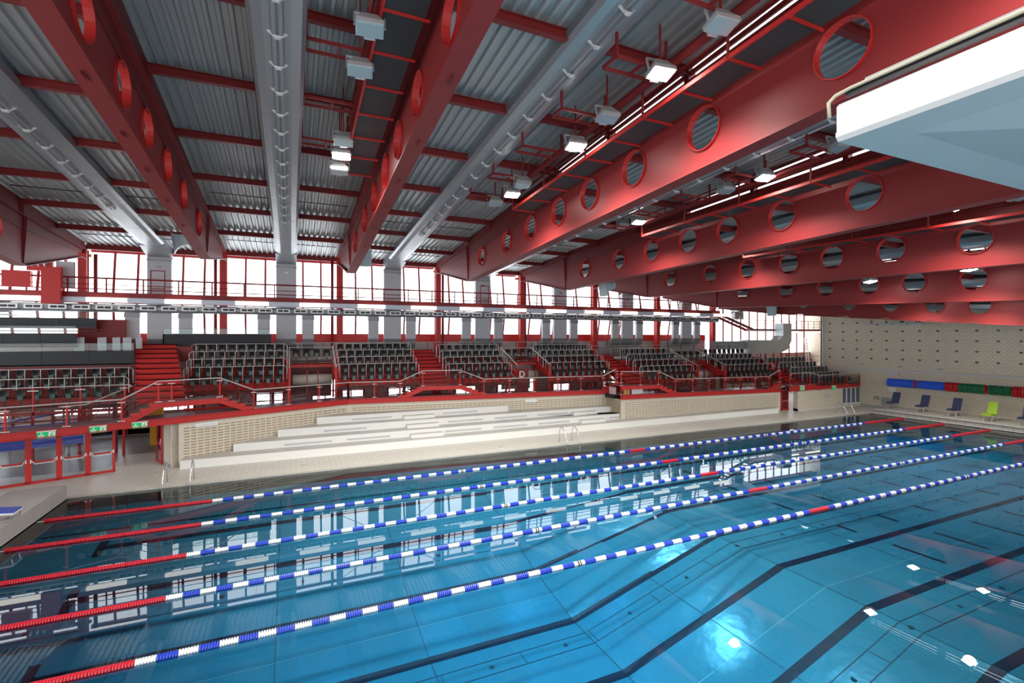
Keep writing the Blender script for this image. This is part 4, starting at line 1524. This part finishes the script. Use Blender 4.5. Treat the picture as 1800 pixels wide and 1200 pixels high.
def gallery(name, label, edge, inner, bridges, zfloor=.32):
    """edge = list of (x, y, z underside) along the pool side; bridges = list of (xa, xb, xc, xd, rise)"""
    t = thing(name, label, 'gallery', edge[0], 'lower galleries')

    def ez(x):
        for p, q in zip(edge, edge[1:]):
            if min(p[0], q[0]) <= x <= max(p[0], q[0]):
                f = (x - p[0]) / (q[0] - p[0])
                return lerp(p, q, f)
        return edge[-1] if x > edge[-1][0] else edge[0]
    for p, q in zip(edge, edge[1:]):
        pv, qv = Vector(p), Vector(q)
        m = MB()
        m.bar(pv + Vector((0, 0, .15)), qv + Vector((0, 0, .15)), .04, .30)
        m.bar(pv + Vector((0, -.04, .02)), qv + Vector((0, -.04, .02)), .14, .03)
        m.bar(pv + Vector((0, -.04, .285)), qv + Vector((0, -.04, .285)), .14, .03)
        build(m, 'fascia_channel', 'red_bright', t)
        m = MB()
        a, b = pv + Vector((0, .02, .27)), qv + Vector((0, .02, .27))
        c_, d_ = b + Vector((0, inner, 0)), a + Vector((0, inner, 0))
        m.add([a, b, c_, d_] + [v + Vector((0, 0, .05)) for v in (a, b, c_, d_)], [(0, 3, 2, 1), (4, 5, 6, 7), (0, 1, 5, 4), (1, 2, 6, 5), (2, 3, 7, 6), (3, 0, 4, 7)])
        build(m, 'floor_plate', 'gallery_floor', t)

    def floor_at(x):
        z = ez(x)[2] + zfloor
        for xa, xb, xc, xd, h in bridges:
            if xa < x < xb:
                return z + h * (x - xa) / (xb - xa)
            if xb <= x <= xc:
                return z + h
            if xc < x < xd:
                return z + h * (xd - x) / (xd - xc)
        return z
    xs = sorted(set([p[0] for p in edge] + [v for b in bridges for v in b[:4]]))
    xs = [x for x in xs if edge[0][0] <= x <= edge[-1][0]]
    for xa, xb, xc, xd, h in bridges:
        for u, v, nm in ((xa, xb, 'ramp_stringer'), (xb, xc, 'bridge_beam'), (xc, xd, 'stair_stringer')):
            if v - u < .05:
                continue
            pu, pv = ez(u), ez(v)
            a = Vector((pu[0], pu[1] - .02, floor_at(u + 1e-4) - .14))
            b = Vector((pv[0], pv[1] - .02, floor_at(v - 1e-4) - .14))
            build(MB().bar(a, b, .06, .24), nm, 'red_bright', t)
            a2, b2 = a + Vector((0, .04, .10)), b + Vector((0, .04, .10))
            m = MB()
            if nm == 'bridge_beam':
                m.add([a2, b2, b2 + Vector((0, 1.3, 0)), a2 + Vector((0, 1.3, 0))] + [v_ + Vector((0, 0, .03)) for v_ in (a2, b2, b2 + Vector((0, 1.3, 0)), a2 + Vector((0, 1.3, 0)))],
                      [(0, 3, 2, 1), (4, 5, 6, 7), (0, 1, 5, 4), (1, 2, 6, 5), (2, 3, 7, 6), (3, 0, 4, 7)])
                build(m, 'bridge_floor', 'gallery_floor', t)
            else:
                n = 4
                for i in range(n):
                    s = a2.lerp(b2, (i + .5) / n)
                    build(MB().box(s.x - .2, s.x + .2, s.y, s.y + 1.25, s.z - .02, s.z + .03), 'step', 'red', t)
                    build(MB().box(s.x - .18, s.x + .18, s.y - .10, s.y - .04, s.z - .01, s.z + .10), 'step_end', 'red_bright', t)
    # railing: posts, glass and grey tube, following the floor
    path = []
    x = edge[0][0]
    x_end = edge[-1][0]
    marks = sorted(set([round(v, 3) for v in xs] + [x_end]))
    posts = []
    for u, v in zip(marks, marks[1:]):
        k = max(1, round((v - u) / 1.75))
        posts += [u + (v - u) * i / k for i in range(k)]
    posts.append(x_end)
    H = .98
    pts = []
    for xx in posts:
        e_ = ez(xx)
        pts.append((xx, e_[1] + .02, floor_at(xx)))
    rl = build(MB().tube([(p[0], p[1], p[2] + H) for p in pts], .03, 6), 'handrail', 'rail_grey', t)
    for p in pts:
        build(MB().box(p[0] - .03, p[0] + .03, p[1] - .03, p[1] + .03, p[2] - .28, p[2] + H - .03), 'rail_post', 'red_bright', t)
        build(MB().box(p[0] - .14, p[0] + .14, p[1] - .05, p[1] - .03, p[2] + .02, p[2] + .05).box(p[0] - .14, p[0] + .14, p[1] - .05, p[1] - .03, p[2] + H - .15, p[2] + H - .12), 'glass_clamp', 'rail_grey', t)
    for p, q in zip(pts, pts[1:]):
        a = Vector(p).lerp(Vector(q), .04)
        b = Vector(p).lerp(Vector(q), .96)
        m = MB()
        lo, hi = Vector((0, 0, .06)), Vector((0, 0, H - .10))
        m.quad(a + lo, b + lo, b + hi, a + hi)
        build(m, 'glass_panel', 'rail_glass', t)
    for z_ in (.30, .58):
        build(MB().tube([(p[0], p[1] + .05, p[2] + z_) for p in pts], .014, 4), 'knee_rail', 'red', t)
    return t


gallery('lower_gallery', 'red lower gallery with glass railing over the left doors and brick wall',
        [(-9.0, 1.6, 2.14), (2.72, 5.80, 2.14), (10.9, 9.63, 2.12)], 1.35, [(1.0, 2.25, 4.55, 6.0, .72)])
gallery('lower_gallery', 'red lower gallery with glass railing behind the middle benches',
        [(10.9, 9.63, 2.12), (29.45, 7.88, 2.06)], .9, [(14.0, 15.4, 17.8, 19.4, .62), (28.3, 29.3, 29.4, 29.45, .45)])
gallery('lower_gallery', 'red lower gallery with glass railing over the forward brick wall',
        [(28.62, 6.32, 1.84), (44.75, 6.28, 1.62)], 1.3, [(28.62, 28.63, 31.9, 33.5, .62), (43.4, 44.6, 44.74, 44.75, .5)])
gallery('lower_gallery', 'red lower gallery with glass railing before the last seat block',
        [(44.75, 5.42, 1.76), (53.9, 5.42, 1.76)], .5, [(44.75, 44.76, 47.2, 48.4, .25)], .2)

# guard rail in front of the leftmost block and lattice beam below
t = thing('guard_rail', 'grey guard rail with red posts before the leftmost seat block', 'rail', (-3, 9.1, 2.6))
build(MB().tube([(-9, 9.05, 3.78), (.3, 9.05, 3.78), (.5, 8.9, 3.7)], .028, 6), 'handrail', 'rail_grey', t)
build(MB().tube([(.5, 8.9, 3.72), (-.9, 7.4, 3.05), (-1.7, 6.9, 3.05)], .028, 6), 'handrail', 'rail_grey', t)
for i in range(6):
    x = -8.6 + 1.75 * i
    build(MB().box(x - .03, x + .03, 9.02, 9.08, 2.3, 3.75), 'rail_post', 'red_bright', t)
    build(MB().box(x - .2, x + .2, 9.0, 9.02, 3.6, 3.64), 'glass_clamp', 'white', t)
    if i < 5:
        build(MB().quad((x + .06, 9.05, 2.75), (x + 1.69, 9.05, 2.75), (x + 1.69, 9.05, 3.7), (x + .06, 9.05, 3.7)), 'glass_panel', 'rail_glass', t)
build(MB().bar((-9, 9.05, 2.55), (.3, 9.05, 2.55), .06, .14), 'edge_beam', 'red', t)
# things in the hall behind the left gallery
hb = [('door_reflection_panel', 'added blue panel imitating the reflection in the leftmost glass doors', 'reflection panel', 'blue', (-5.2, 8.6, 1.45), (-1.6, 9.6, 1.45)),  # blue panel added to imitate the pool mirrored in the door glass
      ('hall_banner', 'pink slanted banner in the hall behind the left gallery', 'banner', 'hall_pink', (-5.6, 12.6, 2.2), (-3.4, 12.6, 3.2)),
      ('hall_slide', 'long blue chute in the hall behind the left gallery', 'chute', 'blue', (-6.5, 11.2, 1.7), (-2.8, 11.4, 2.3)),
      ('hall_box', 'yellow crate stack in the hall behind the left gallery', 'crate', 'hall_yellow', (.5, 12.2, 1.7), (1.1, 12.5, 3.0))]
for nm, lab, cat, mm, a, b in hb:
    if nm == 'hall_box':
        t = thing(nm, lab, cat, (a[0], a[1], DECK))
        for i in range(4):
            build(MB().box(a[0], b[0], a[1], b[1], DECK - .02 + .72 * i, .78 + .72 * i), 'crate', mm, t)
    else:
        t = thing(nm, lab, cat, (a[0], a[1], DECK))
        build(MB().bar(a, b, .7, .06) if nm != 'door_reflection_panel' else MB().bar(a, b, .06, 1.1), 'panel', mm, t)
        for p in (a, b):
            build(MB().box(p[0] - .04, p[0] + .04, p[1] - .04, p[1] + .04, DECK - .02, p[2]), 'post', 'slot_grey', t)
# ------------------------------------------------------------------ glass doors under the left gallery
DA, DB = Vector((-6.2, 3.78, 0)), Vector((.50, 6.26, 0))
dv = (DB - DA).normalized()
dn = Vector((-dv.y, dv.x, 0))
LEAF = .935
yaw = math.atan2(dv.y, dv.x)
nd = 7
DW = ['rightmost', 'second', 'third', 'fourth', 'fifth', 'sixth', 'seventh']
for i in range(nd):
    q = DB - dv * (LEAF * i)
    p = q - dv * LEAF
    d_ = thing('door_%d' % (i + 1), 'red framed glass door under the left gallery, %s' % ('rightmost, beside the open doorway' if i == 0 else DW[i] + ' from the open doorway'), 'door', (p.x, p.y, DECK))
    d_['kind'] = 'structure'

    def P(s, z, t=0.0):
        v = p + dv * s + dn * t
        return Vector((v.x, v.y, z))
    m = MB()
    fwid = .10
    m.bar(P(fwid / 2, DECK), P(fwid / 2, 2.02), fwid, .07, dn)
    m.bar(P(LEAF - fwid / 2, DECK), P(LEAF - fwid / 2, 2.02), fwid, .07, dn)
    m.bar(P(0, DECK + .05), P(LEAF, DECK + .05), .07, .10)
    m.bar(P(0, 1.97), P(LEAF, 1.97), .07, .10)
    m.bar(P(0, .98), P(LEAF, .98), .06, .06)
    build(m, 'frame', 'red_bright', d_)
    m = MB().quad(P(fwid, DECK + .1), P(LEAF - fwid, DECK + .1), P(LEAF - fwid, 1.92), P(fwid, 1.92))
    build(m, 'pane', 'door_glass', d_)
    m = MB()
    s0, s1 = (.07, LEAF - .07)
    m.tube([P(s0, 1.02, -.04), P(s0 + .04, 1.04, -.10), P(s0 + .12, .92, -.12), P(s1 - .12, .92, -.12), P(s1 - .04, 1.04, -.10), P(s1, 1.02, -.04)], .018, 6)
    m.bar(P(s0, .95, -.05), P(s0, 1.10, -.05), .04, .04, dn)
    m.bar(P(s1, .95, -.05), P(s1, 1.10, -.05), .04, .04, dn)
    build(m, 'push_bar', 'white', d_)
# lintel wall above the doors
m = MB().bar(DA + Vector((0, 0, 2.10)), Vector((2.15, 6.87, 2.10)), .12, .16)
build(m, 'trim_1', 'red', None, 'red lintel over the left glass doors', 'lintel', kind='structure')
# open leaf, swung inwards beside the brick wall
t = thing('door_8', 'open red framed door leaf swung inwards beside the brick wall', 'door', (2.05, 6.95, DECK))
t['kind'] = 'structure'
a, b = Vector((2.12, 6.9, 0)), Vector((1.75, 7.75, 0))
nn = Vector((1, .4, 0))
m = MB()
for f_ in (0, 1):
    c = a.lerp(b, f_)
    m.bar(c + Vector((0, 0, DECK)), c + Vector((0, 0, 2.0)), .09, .07, nn)
m.bar(a + Vector((0, 0, .14)), b + Vector((0, 0, .14)), .06, .1)
m.bar(a + Vector((0, 0, 1.95)), b + Vector((0, 0, 1.95)), .06, .1)
m.bar(a + Vector((0, 0, 1.0)), b + Vector((0, 0, 1.0)), .05, .06)
build(m, 'frame', 'red_bright', t)
build(MB().quad(a + Vector((0, 0, .2)), b + Vector((0, 0, .2)), b + Vector((0, 0, 1.9)), a + Vector((0, 0, 1.9))), 'pane', 'door_glass', t)
build(MB().box(2.0, 2.06, 7.1, 7.3, .9, 1.25), 'handle', 'white', t)
# red exit door in the recess before the last block
t = thing('door_9', 'dark red glazed exit door in the recess before the last block', 'door', (45.2, 6.4, DECK))
t['kind'] = 'structure'
build(MB().box(44.78, 45.66, 6.3, 6.36, DECK + .1, 1.70), 'leaf', 'red_dark', t)
for a in ((44.76, 44.86, 6.24, 6.38, DECK, 1.75), (45.58, 45.68, 6.24, 6.38, DECK, 1.75), (44.76, 45.68, 6.24, 6.38, 1.66, 1.78), (44.76, 45.68, 6.24, 6.38, DECK, .2)):
    build(MB().box(*a), 'frame', 'red_bright', t)
build(MB().tube([(44.85, 6.2, .85), (45.5, 6.2, .85), (45.56, 6.2, .95)], .02, 5), 'push_bar', 'rail_grey', t)

# ------------------------------------------------------------------ exit signs
def exit_sign(x, y, z, rz, label, w=.62, h=.28):
    t = thing('exit_sign', label, 'exit sign', (x, y, z), 'green exit signs', rz)
    o = build(MB().box(-w / 2, w / 2, -.02, .04, -h / 2, h / 2), 'face', 'sign_green', t, world=False)
    build(MB().box(-w / 2 - .015, w / 2 + .015, -.01, .05, h / 2, h / 2 + .07), 'housing', 'sign_white', t, world=False)
    # arrow pointing down
    m = MB().box(-.17, -.13, -.026, -.02, -.02, .10)
    m.bar((-.235, -.024, .0), (-.15, -.024, -.085), .008, .04, (0, 0, 1))
    m.bar((-.065, -.024, .0), (-.15, -.024, -.085), .008, .04, (0, 0, 1))
    build(m, 'arrow', 'sign_white', t, world=False)
    # running figure before a doorway
    m = MB().box(.06, .26, -.024, -.02, -.11, .11)
    build(m, 'doorway', 'sign_white', t, world=False)
    m = MB()
    for a, b, w_ in (((.16, .04), (.15, -.02), .035), ((.15, -.02), (.10, -.08), .02), ((.15, -.02), (.20, -.05), .02), ((.20, -.05), (.19, -.10), .02), ((.16, .03), (.10, .0), .016), ((.16, .03), (.21, .01), .016)):
        m.bar((a[0], -.026, a[1]), (b[0], -.026, b[1]), .008, w_, (0, 0, 1) if abs(a[0] - b[0]) > abs(a[1] - b[1]) else (1, 0, 0))
    m.box(.155, .185, -.03, -.022, .055, .085)
    build(m, 'running_figure', 'sign_green', t, world=False)
    return t


ed = Vector((2.72 + 9.0, 5.80 - 1.6, 0)).normalized()
eyaw = math.atan2(ed.y, ed.x)


def on_edge(x):
    return 1.6 + (x + 9.0) * 4.2 / 11.72


for x, lab in ((-1.22, 'green exit sign on the gallery edge, leftmost of three'), (.28, 'green exit sign on the gallery edge, middle of three'), (1.62, 'green exit sign under the gallery ramp, rightmost of three')):
    exit_sign(x, on_edge(x) - .06, 2.24, eyaw, lab, .56, .24)
exit_sign(46.1, 5.34, 1.95, 0, 'small green exit sign above the red recess door', .5, .3)
exit_sign(50.2, 5.34, 1.78, 0, 'small green exit sign on the last gallery edge', .5, .3)

# small wall plates and posters
d = Vector((WB[0] - WA[0], WB[1] - WA[1], 0)).normalized()
n = Vector((-d.y, d.x, 0))
a = Vector((*WA, 0)) + d * .95 - n * .02
t = thing('wall_plate', 'long white lettered plate on the left brick wall', 'sign', (a.x, a.y, 1.9))
m = MB().bar(a + Vector((0, 0, 1.93)), a + d * .95 + Vector((0, 0, 1.93)), .02, .17)
build(m, 'plate', 'sign_white', t)
m = MB()
for i in range(14):
    s = .08 + i * .058
    q = a + d * s - n * .012 + Vector((0, 0, 1.93))
    m.bar(q - Vector((0, 0, .03)), q + Vector((0, 0, .03)), .008, .03, n)
build(m, 'lettering', 'slot_grey', t)
y = wall2_y(22.9)
t = thing('wall_plate', 'small white plate on the middle brick wall', 'sign', (22.9, y - .03, 1.75))
build(MB().box(22.3, 23.3, y - .02 + .0, y + .09, 1.72, 1.9), 'plate', 'sign_white', t)
t = thing('wall_plate', 'grey lettered plate on the brick wall before the last block', 'sign', (49.4, 5.38, 1.1))
build(MB().box(48.8, 49.9, 5.385, 5.42, .98, 1.3), 'plate', 'cream', t)
for i in range(2):
    build(MB().box(48.9 + .05 * i, 49.8, 5.378, 5.386, 1.18 - .12 * i, 1.23 - .12 * i), 'lettering', 'slot_grey', t)
for i, (x, w_, mm, words) in enumerate(((29.05, .5, 'poster_orange', 'orange and white notice under the third bridge'), (29.75, .95, 'sign_white', 'white notice under the third bridge'))):
    t = thing('notice', words, 'notice', (x, 6.5, 2.2))
    build(MB().box(x - .05, x + w_, 6.55, 6.58, 2.16, 2.62), 'sheet', mm, t)
    if i == 0:
        for j in range(3):
            build(MB().box(x + .2, x + .42, 6.54, 6.552, 2.22 + .13 * j, 2.29 + .13 * j), 'printed_block', 'slot_grey', t)
t = thing('notice', 'pale pink notice on the dark end post of the middle gallery', 'notice', (28.5, 6.9, 2.0))
build(MB().box(28.40, 28.56, 6.9, 7.9, 1.85, 2.15), 'post', 'black', t)
build(MB().quad((28.39, 6.6, 2.15), (28.39, 7.4, 2.15), (28.39, 7.4, 2.65), (28.39, 6.6, 2.65)), 'sheet', 'poster_pink', t)

# ------------------------------------------------------------------ loudspeakers at the girder noses
for x, y, z, k, lab in ((2.95, 7.6, 10.95, 1, 'pale horn loudspeaker under the second girder nose'), (11.62, 8.0, 10.85, 2, 'pale horn loudspeaker seen head-on under the third girder nose'),
                        (28.75, 8.0, 9.75, 4, 'pale horn loudspeaker hanging in the window before the sixth girder'), (46.3, 8.0, 8.65, 7, 'small pale horn loudspeaker near the brick end wall')):
    rz = 1.45 if k == 2 else .15
    t = thing('horn_loudspeaker', lab, 'loudspeaker', (x, y, z), 'horn loudspeakers', rz)
    m = MB().tube([(.05, 0, .12), (.42, 0, .22)], .32, 16)
    build(m, 'driver', 'speaker_grey', t, smooth=False, world=False)
    m = MB()
    secs = [(.12, .12, .24, .26), (-.05, .06, .22, .24), (-.22, .0, .24, .27), (-.40, -.08, .32, .36), (-.52, -.16, .42, .48)]
    vs = []
    for sx_, sz_, hw_, hh_ in secs:
        for a_, b_ in ((-1, 1), (1, 1), (1, -1), (-1, -1)):
            vs.append((sx_ + (.30 * b_ * hh_ * -.5), a_ * hw_, sz_ + b_ * hh_))
    fs = [(3, 2, 1, 0), (16, 17, 18, 19)]
    for q in range(4):
        for c_ in range(4):
            a_, b_ = q * 4 + c_, q * 4 + (c_ + 1) % 4
            fs.append((a_, b_, b_ + 4, a_ + 4))
    m.add(vs, fs)
    build(m, 'horn', 'speaker_grey', t, world=False)
    m = MB()
    for s in (-.36, .36):
        m.bar((.05, s, .1), (.05, s, .62), .04, .06, (1, 0, 0))
    m.bar((.05, -.38, .62), (.05, .38, .62), .06, .04)
    m.bar((.05, 0, .62), (.05, 0, .95), .05, .05, (1, 0, 0))
    build(m, 'bracket', 'lamp_body', t, world=False)
    zg = hole_z(k, y) - 1.1
    tip = Matrix.Rotation(-rz, 3, 'Z') @ Vector((BXS[k] - x, 0, zg - z))
    build(MB().bar((.05, 0, .93), tip, .05, .05), 'hanger', 'lamp_body', t, world=False)

# ------------------------------------------------------------------ lane ropes
SEG = .345


def rope_mesh(mm, L=SEG, n=7, r=.075):
    m = MB()
    N = 8
    prof = []
    st = L / n
    for i in range(n):
        a = i * st
        prof += [(a + st * .08, r * .55), (a + st * .22, r), (a + st * .72, r), (a + st * .88, r * .55)]
    vs, fs = [], []
    for x, rr in prof:
        vs += [(x, rr * math.cos(2 * math.pi * k / N), rr * math.sin(2 * math.pi * k / N)) for k in range(N)]
    for i in range(len(prof) - 1):
        for k in range(N):
            a, b = i * N + k, i * N + (k + 1) % N
            fs.append((a, b, b + N, a + N))
    fs += [tuple(range(N))[::-1], tuple((len(prof) - 1) * N + k for k in range(N))]
    m.add(vs, fs)
    return m.mesh('float_run', mm)


RM = {c: rope_mesh('rope_' + c) for c in ('white', 'blue', 'red')}
RM['black'] = rope_mesh('black', .14, 2, .082)
for r in range(5):
    y = -2.5 * r
    t = thing('lane_rope', 'red, white and blue lane rope, %s from the grandstand side' % ORD[r], 'lane rope', (25, y, 0), 'lane ropes')
    build(MB().tube([(.05, y, .01), (50.3, y, .01)], .012, 5), 'cable', 'rope_white', t)
    i = 0
    x = .25
    while x < 49.9:
        if x < 5 or x > 45:
            c = 'red'
        elif abs(x + SEG / 2 - 25) < .52:
            c = 'red'
        else:
            c = 'white' if i % 2 == 0 else 'blue'
        inst('float_run', RM[c], t, (x, y, .015))
        if abs(x + SEG / 2 - 15) < .17 or abs(x + SEG / 2 - 35) < .17:
            inst('marker_float', RM['black'], t, (x + .1, y, .015))
        x += SEG
        i += 1

# ------------------------------------------------------------------ starting block, ladders
t = thing('starting_block', 'white starting block with blue top on the left head wall', 'starting block', (-.5, -1.25, .55))
m = MB().bar((-1.05, -1.25, .93), (.05, -1.25, .83), .52, .05)
tp = build(m, 'platform', 'blue', t)
build(MB().bar((-1.06, -1.25, .885), (.06, -1.25, .785), .56, .05), 'edge', 'white', t)
for yy in (-1.48, -1.02):
    build(MB().tube([(-.9, yy, .56), (-.85, yy, .88)], .025, 6), 'leg', 'chrome', t)
    build(MB().tube([(-.3, yy, .56), (.0, yy, .60), (.03, yy, .78)], .02, 6), 'grip', 'chrome', t)


def ladder(x, y, sx, lab):
    t = thing('pool_ladder', lab, 'pool ladder', (x, y, DECK), 'chrome pool ladders')
    for s in (-sx / 2, sx / 2):
        pts = [(x + s, y + .75, DECK), (x + s, y + .70, .75), (x + s, y + .58, .95), (x + s, y + .42, .98), (x + s, y + .12, .75), (x + s, y - .12, .30), (x + s, y - .14, -.42)]
        build(MB().tube(pts, .024, 8), 'rail', 'chrome', t, smooth=True)
    for z in (-.12, -.34):
        build(MB().box(x - sx / 2, x + sx / 2, y - .2, y - .1, z, z + .04), 'rung', 'chrome', t)


ladder(3.5, 2.6, .95, 'chrome pool ladder near the left end of the benches')
ladder(22.4, 2.6, .85, 'chrome pool ladder in front of the middle benches')
ladder(47.7, 2.6, .95, 'chrome pool ladder near the far pool end')

# small deck drains
for i, (x, y) in enumerate(((-.4, 4.6), (2.3, 5.2), (8.3, 3.9), (18.4, 3.6))):
    build(MB().box(x - .15, x + .15, y - .06, y + .06, DECK, DECK + .006), 'deck_drain', 'brick_dark', None,
          'small dark drain slot in the deck, %s from the left' % ORD[i], 'drain', 'deck drains')
build(MB().bar((46.9, 4.75, DECK + .005), (48.2, 3.2, DECK + .005), .06, .01), 'deck_groove', 'brick_dark', None, 'dark groove across the deck by the far ladder', 'groove')

# ------------------------------------------------------------------ diving platform at the upper right
PXL, PYF, PZ0, PZ1 = 14.0, -17.45, 8.64, 9.11
t = thing('diving_platform', 'white edged concrete diving platform with blue-grey underside', 'diving platform', (17.5, -21, PZ0))
m = MB()
xa, xb, ya, yb = PXL, 21.5, -26.5, PYF
c = .05
m.prism([(xa + .004, PZ0 + .10), (xa + .004, PZ1 - c), (xa + c, PZ1), (xb, PZ1), (xb, PZ0 + .10)], 'Y', ya, yb)
build(m, 'slab', 'platform_white', t)
m = MB().prism([(xa, PZ0 + c), (xa, PZ0 + .105), (xb, PZ0 + .105), (xb, PZ0), (xa + c, PZ0)], 'Y', ya, yb + .01)
build(m, 'drip_edge', 'white', t)
# underside: flat border and a hipped soffit
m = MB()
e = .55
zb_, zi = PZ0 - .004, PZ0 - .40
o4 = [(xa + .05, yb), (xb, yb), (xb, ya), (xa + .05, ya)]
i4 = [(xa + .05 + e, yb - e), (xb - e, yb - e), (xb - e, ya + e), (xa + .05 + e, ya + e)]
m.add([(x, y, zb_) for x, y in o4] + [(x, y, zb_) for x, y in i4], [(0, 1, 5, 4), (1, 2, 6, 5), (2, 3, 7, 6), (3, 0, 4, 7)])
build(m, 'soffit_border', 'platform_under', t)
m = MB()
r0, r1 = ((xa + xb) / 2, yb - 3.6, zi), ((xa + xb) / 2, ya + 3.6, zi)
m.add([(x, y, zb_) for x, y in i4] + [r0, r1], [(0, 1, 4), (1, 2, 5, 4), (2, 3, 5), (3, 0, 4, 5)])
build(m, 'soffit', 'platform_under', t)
# tubular guard bent round the platform corner
m = MB().tube([(PXL - .06, PYF + .05, PZ0 + .30), (PXL - .06, PYF + .06, PZ1 + .02), (PXL - .05, PYF - .02, PZ1 + .08), (PXL - .04, PYF - .2, PZ1 + .10), (PXL - .04, ya, PZ1 + .10)], .022, 8)
build(m, 'edge_pipe', 'tan_pipe', t, smooth=True)
build(MB().box(PXL - .02, PXL + .02, ya, PYF - .12, PZ1 + .02, PZ1 + .09), 'shadow_gap', 'black', t)
build(MB().box(PXL - .03, PXL + .05, ya, PYF - .35, PZ1 + .115, PZ1 + .15), 'matting', 'slot_grey', t)
# tower shaft out of view
build(MB().box(20.5, 21.4, -26.2, -23.0, DECK, PZ0), 'tower_shaft', 'concrete', t)

# ------------------------------------------------------------------ things at the brick end wall
t = thing('wall_rail', 'long pale pipe rail along the brick end wall', 'pipe rail', (53.8, -8, 3.3))
build(MB().box(53.82, 53.98, -26, 7.2, 3.26, 3.40), 'rail', 'pipe_white', t)
build(MB().box(53.8, 53.98, 2.35, 3.15, 2.85, 3.25), 'box', 'pipe_white', t)
build(MB().box(53.85, 53.98, 2.6, 3.1, 1.55, 1.95), 'box', 'white', t)
FLOATS = [(3.0, -.05, 'float_blue', .26, 'blue'), (-.05, -.25, 'float_red', .25, 'red'), (-.25, -2.1, 'float_blue', .25, 'blue'), (-2.1, -3.0, 'float_red', .29, 'red')]


def roll(y0, y1, cols, lab):
    t = thing('lane_rope_roll', lab, 'float roll', (53.5, (y0 + y1) / 2, 2.2), 'coloured float rolls')
    for a, b, mm, r in cols:
        n = max(2, int(abs(b - a) / .13))
        pts, rad = [], []
        for i in range(n):
            for f_, q in ((.02, .86), (.3, 1.0), (.7, 1.0), (.98, .86)):
                pts.append((53.45, a + (b - a) * (i + f_) / n, 2.38))
                rad.append(r * q * 1.02)
        build(MB().tube(pts, rad, 14), 'floats', mm, t, smooth=False)


roll(2.9, -1.6, [(2.9, .95, 'float_blue', .33), (.95, .75, 'float_red', .30), (.75, -1.05, 'float_blue', .32), (-1.05, -1.9, 'float_red', .35)], 'blue float roll with red bands hung on the end wall')
roll(-1.9, -5.6, [(-1.9, -3.4, 'float_green', .34), (-3.4, -3.6, 'float_red', .31), (-3.6, -4.9, 'float_green', .34), (-4.9, -5.5, 'float_red', .39)], 'dark green float roll with red bands hung on the end wall')
roll(-5.5, -9.5, [(-5.5, -9.0, 'float_yellow', .31), (-9.0, -9.5, 'float_red', .34)], 'yellow float roll at the right picture edge')


def lounger(x, y, mm, lab):
    t = thing('pool_lounger', lab, 'lounger', (x, y, .36), 'loungers on the far pool end')
    pr = [(-.62, .36), (-.30, .40), (.05, .34), (.34, .95), (.40, .94), (.10, .28), (-.30, .33), (-.62, .30)]
    m = MB().prism([(x + a * 1.1, .36 + .02 + b * 1.35) for a, b in pr], 'Y', y - .26, y + .26)
    build(m, 'shell', mm, t)
    for s in (-.22, .22):
        build(MB().tube([(x - .5, y + s, .36), (x - .35, y + s, .80), (x + .05, y + s, .76), (x + .35, y + s, .36)], .02, 5), 'leg', 'rail_grey', t)


for x, y, mm, lab in ((52.6, 2.0, 'lounger_blue', 'dark blue lounger on the far deck, leftmost'), (52.4, -.1, 'lounger_blue', 'dark blue lounger on the far deck, second from the left'),
                      (52.4, -2.1, 'lounger_blue', 'dark blue lounger on the far deck left of the green one'), (51.9, -4.3, 'lounger_green', 'bright green lounger on the far deck'),
                      (51.9, -6.1, 'lounger_blue', 'dark blue lounger on the far deck at the right picture edge')):
    lounger(x, y, mm, lab)
for y0, y1, z0, z1, lab in ((3.9, 4.3, .75, 1.05, 'small grey vent grille low on the brick end wall'), (2.6, 3.7, .35, 1.0, 'larger grey vent grille low on the brick end wall')):
    t = thing('vent_grille', lab, 'vent', (53.95, (y0 + y1) / 2, z0), 'vent grilles')
    build(MB().box(53.93, 54.0, y0, y1, z0, z1), 'frame', 'slot_grey', t)
    k = int((z1 - z0) / .1)
    for i in range(k):
        build(MB().box(53.9, 53.935, y0 + .03, y1 - .03, z0 + .03 + .1 * i, z0 + .09 + .1 * i), 'slat', 'concrete', t)
for i, (y, z) in enumerate(((5.2, 3.75), (2.3, 3.7), (-.5, 3.65))):
    t = thing('wall_lamp', 'small oval wall lamp above the pipe rail, %s from the left' % ORD[i], 'wall lamp', (53.9, y, z), 'wall lamps')
    build(MB().tube([(53.9, y - .2, z), (53.88, y - .1, z), (53.88, y + .1, z), (53.9, y + .2, z)], [.03, .07, .07, .03], 8), 'shade', 'lamp_body', t)
    build(MB().box(53.92, 54.0, y - .05, y + .05, z - .05, z + .05), 'base', 'slot_grey', t)
for y0, y1, z, lab in ((4.6, 0.2, 7.15, 'long row of white lamps under the farthest girder'), (-4.6, -6.0, 6.95, 'short white lamp under the farthest girder at right')):
    t = thing('batten_lamp', lab, 'lamp', (53.3, (y0 + y1) / 2, z), 'batten lamps')
    n = 4 if y0 > 0 else 1
    for i in range(n):
        a, b = y0 + (y1 - y0) * i / n, y0 + (y1 - y0) * (i + .85) / n
        build(MB().box(53.2, 53.5, b, a, z, z + .15), 'cover', 'duct_light', t)
        build(MB().box(53.3, 53.4, (a + b) / 2 - .03, (a + b) / 2 + .03, z + .15, z + .5), 'bracket', 'slot_grey', t)
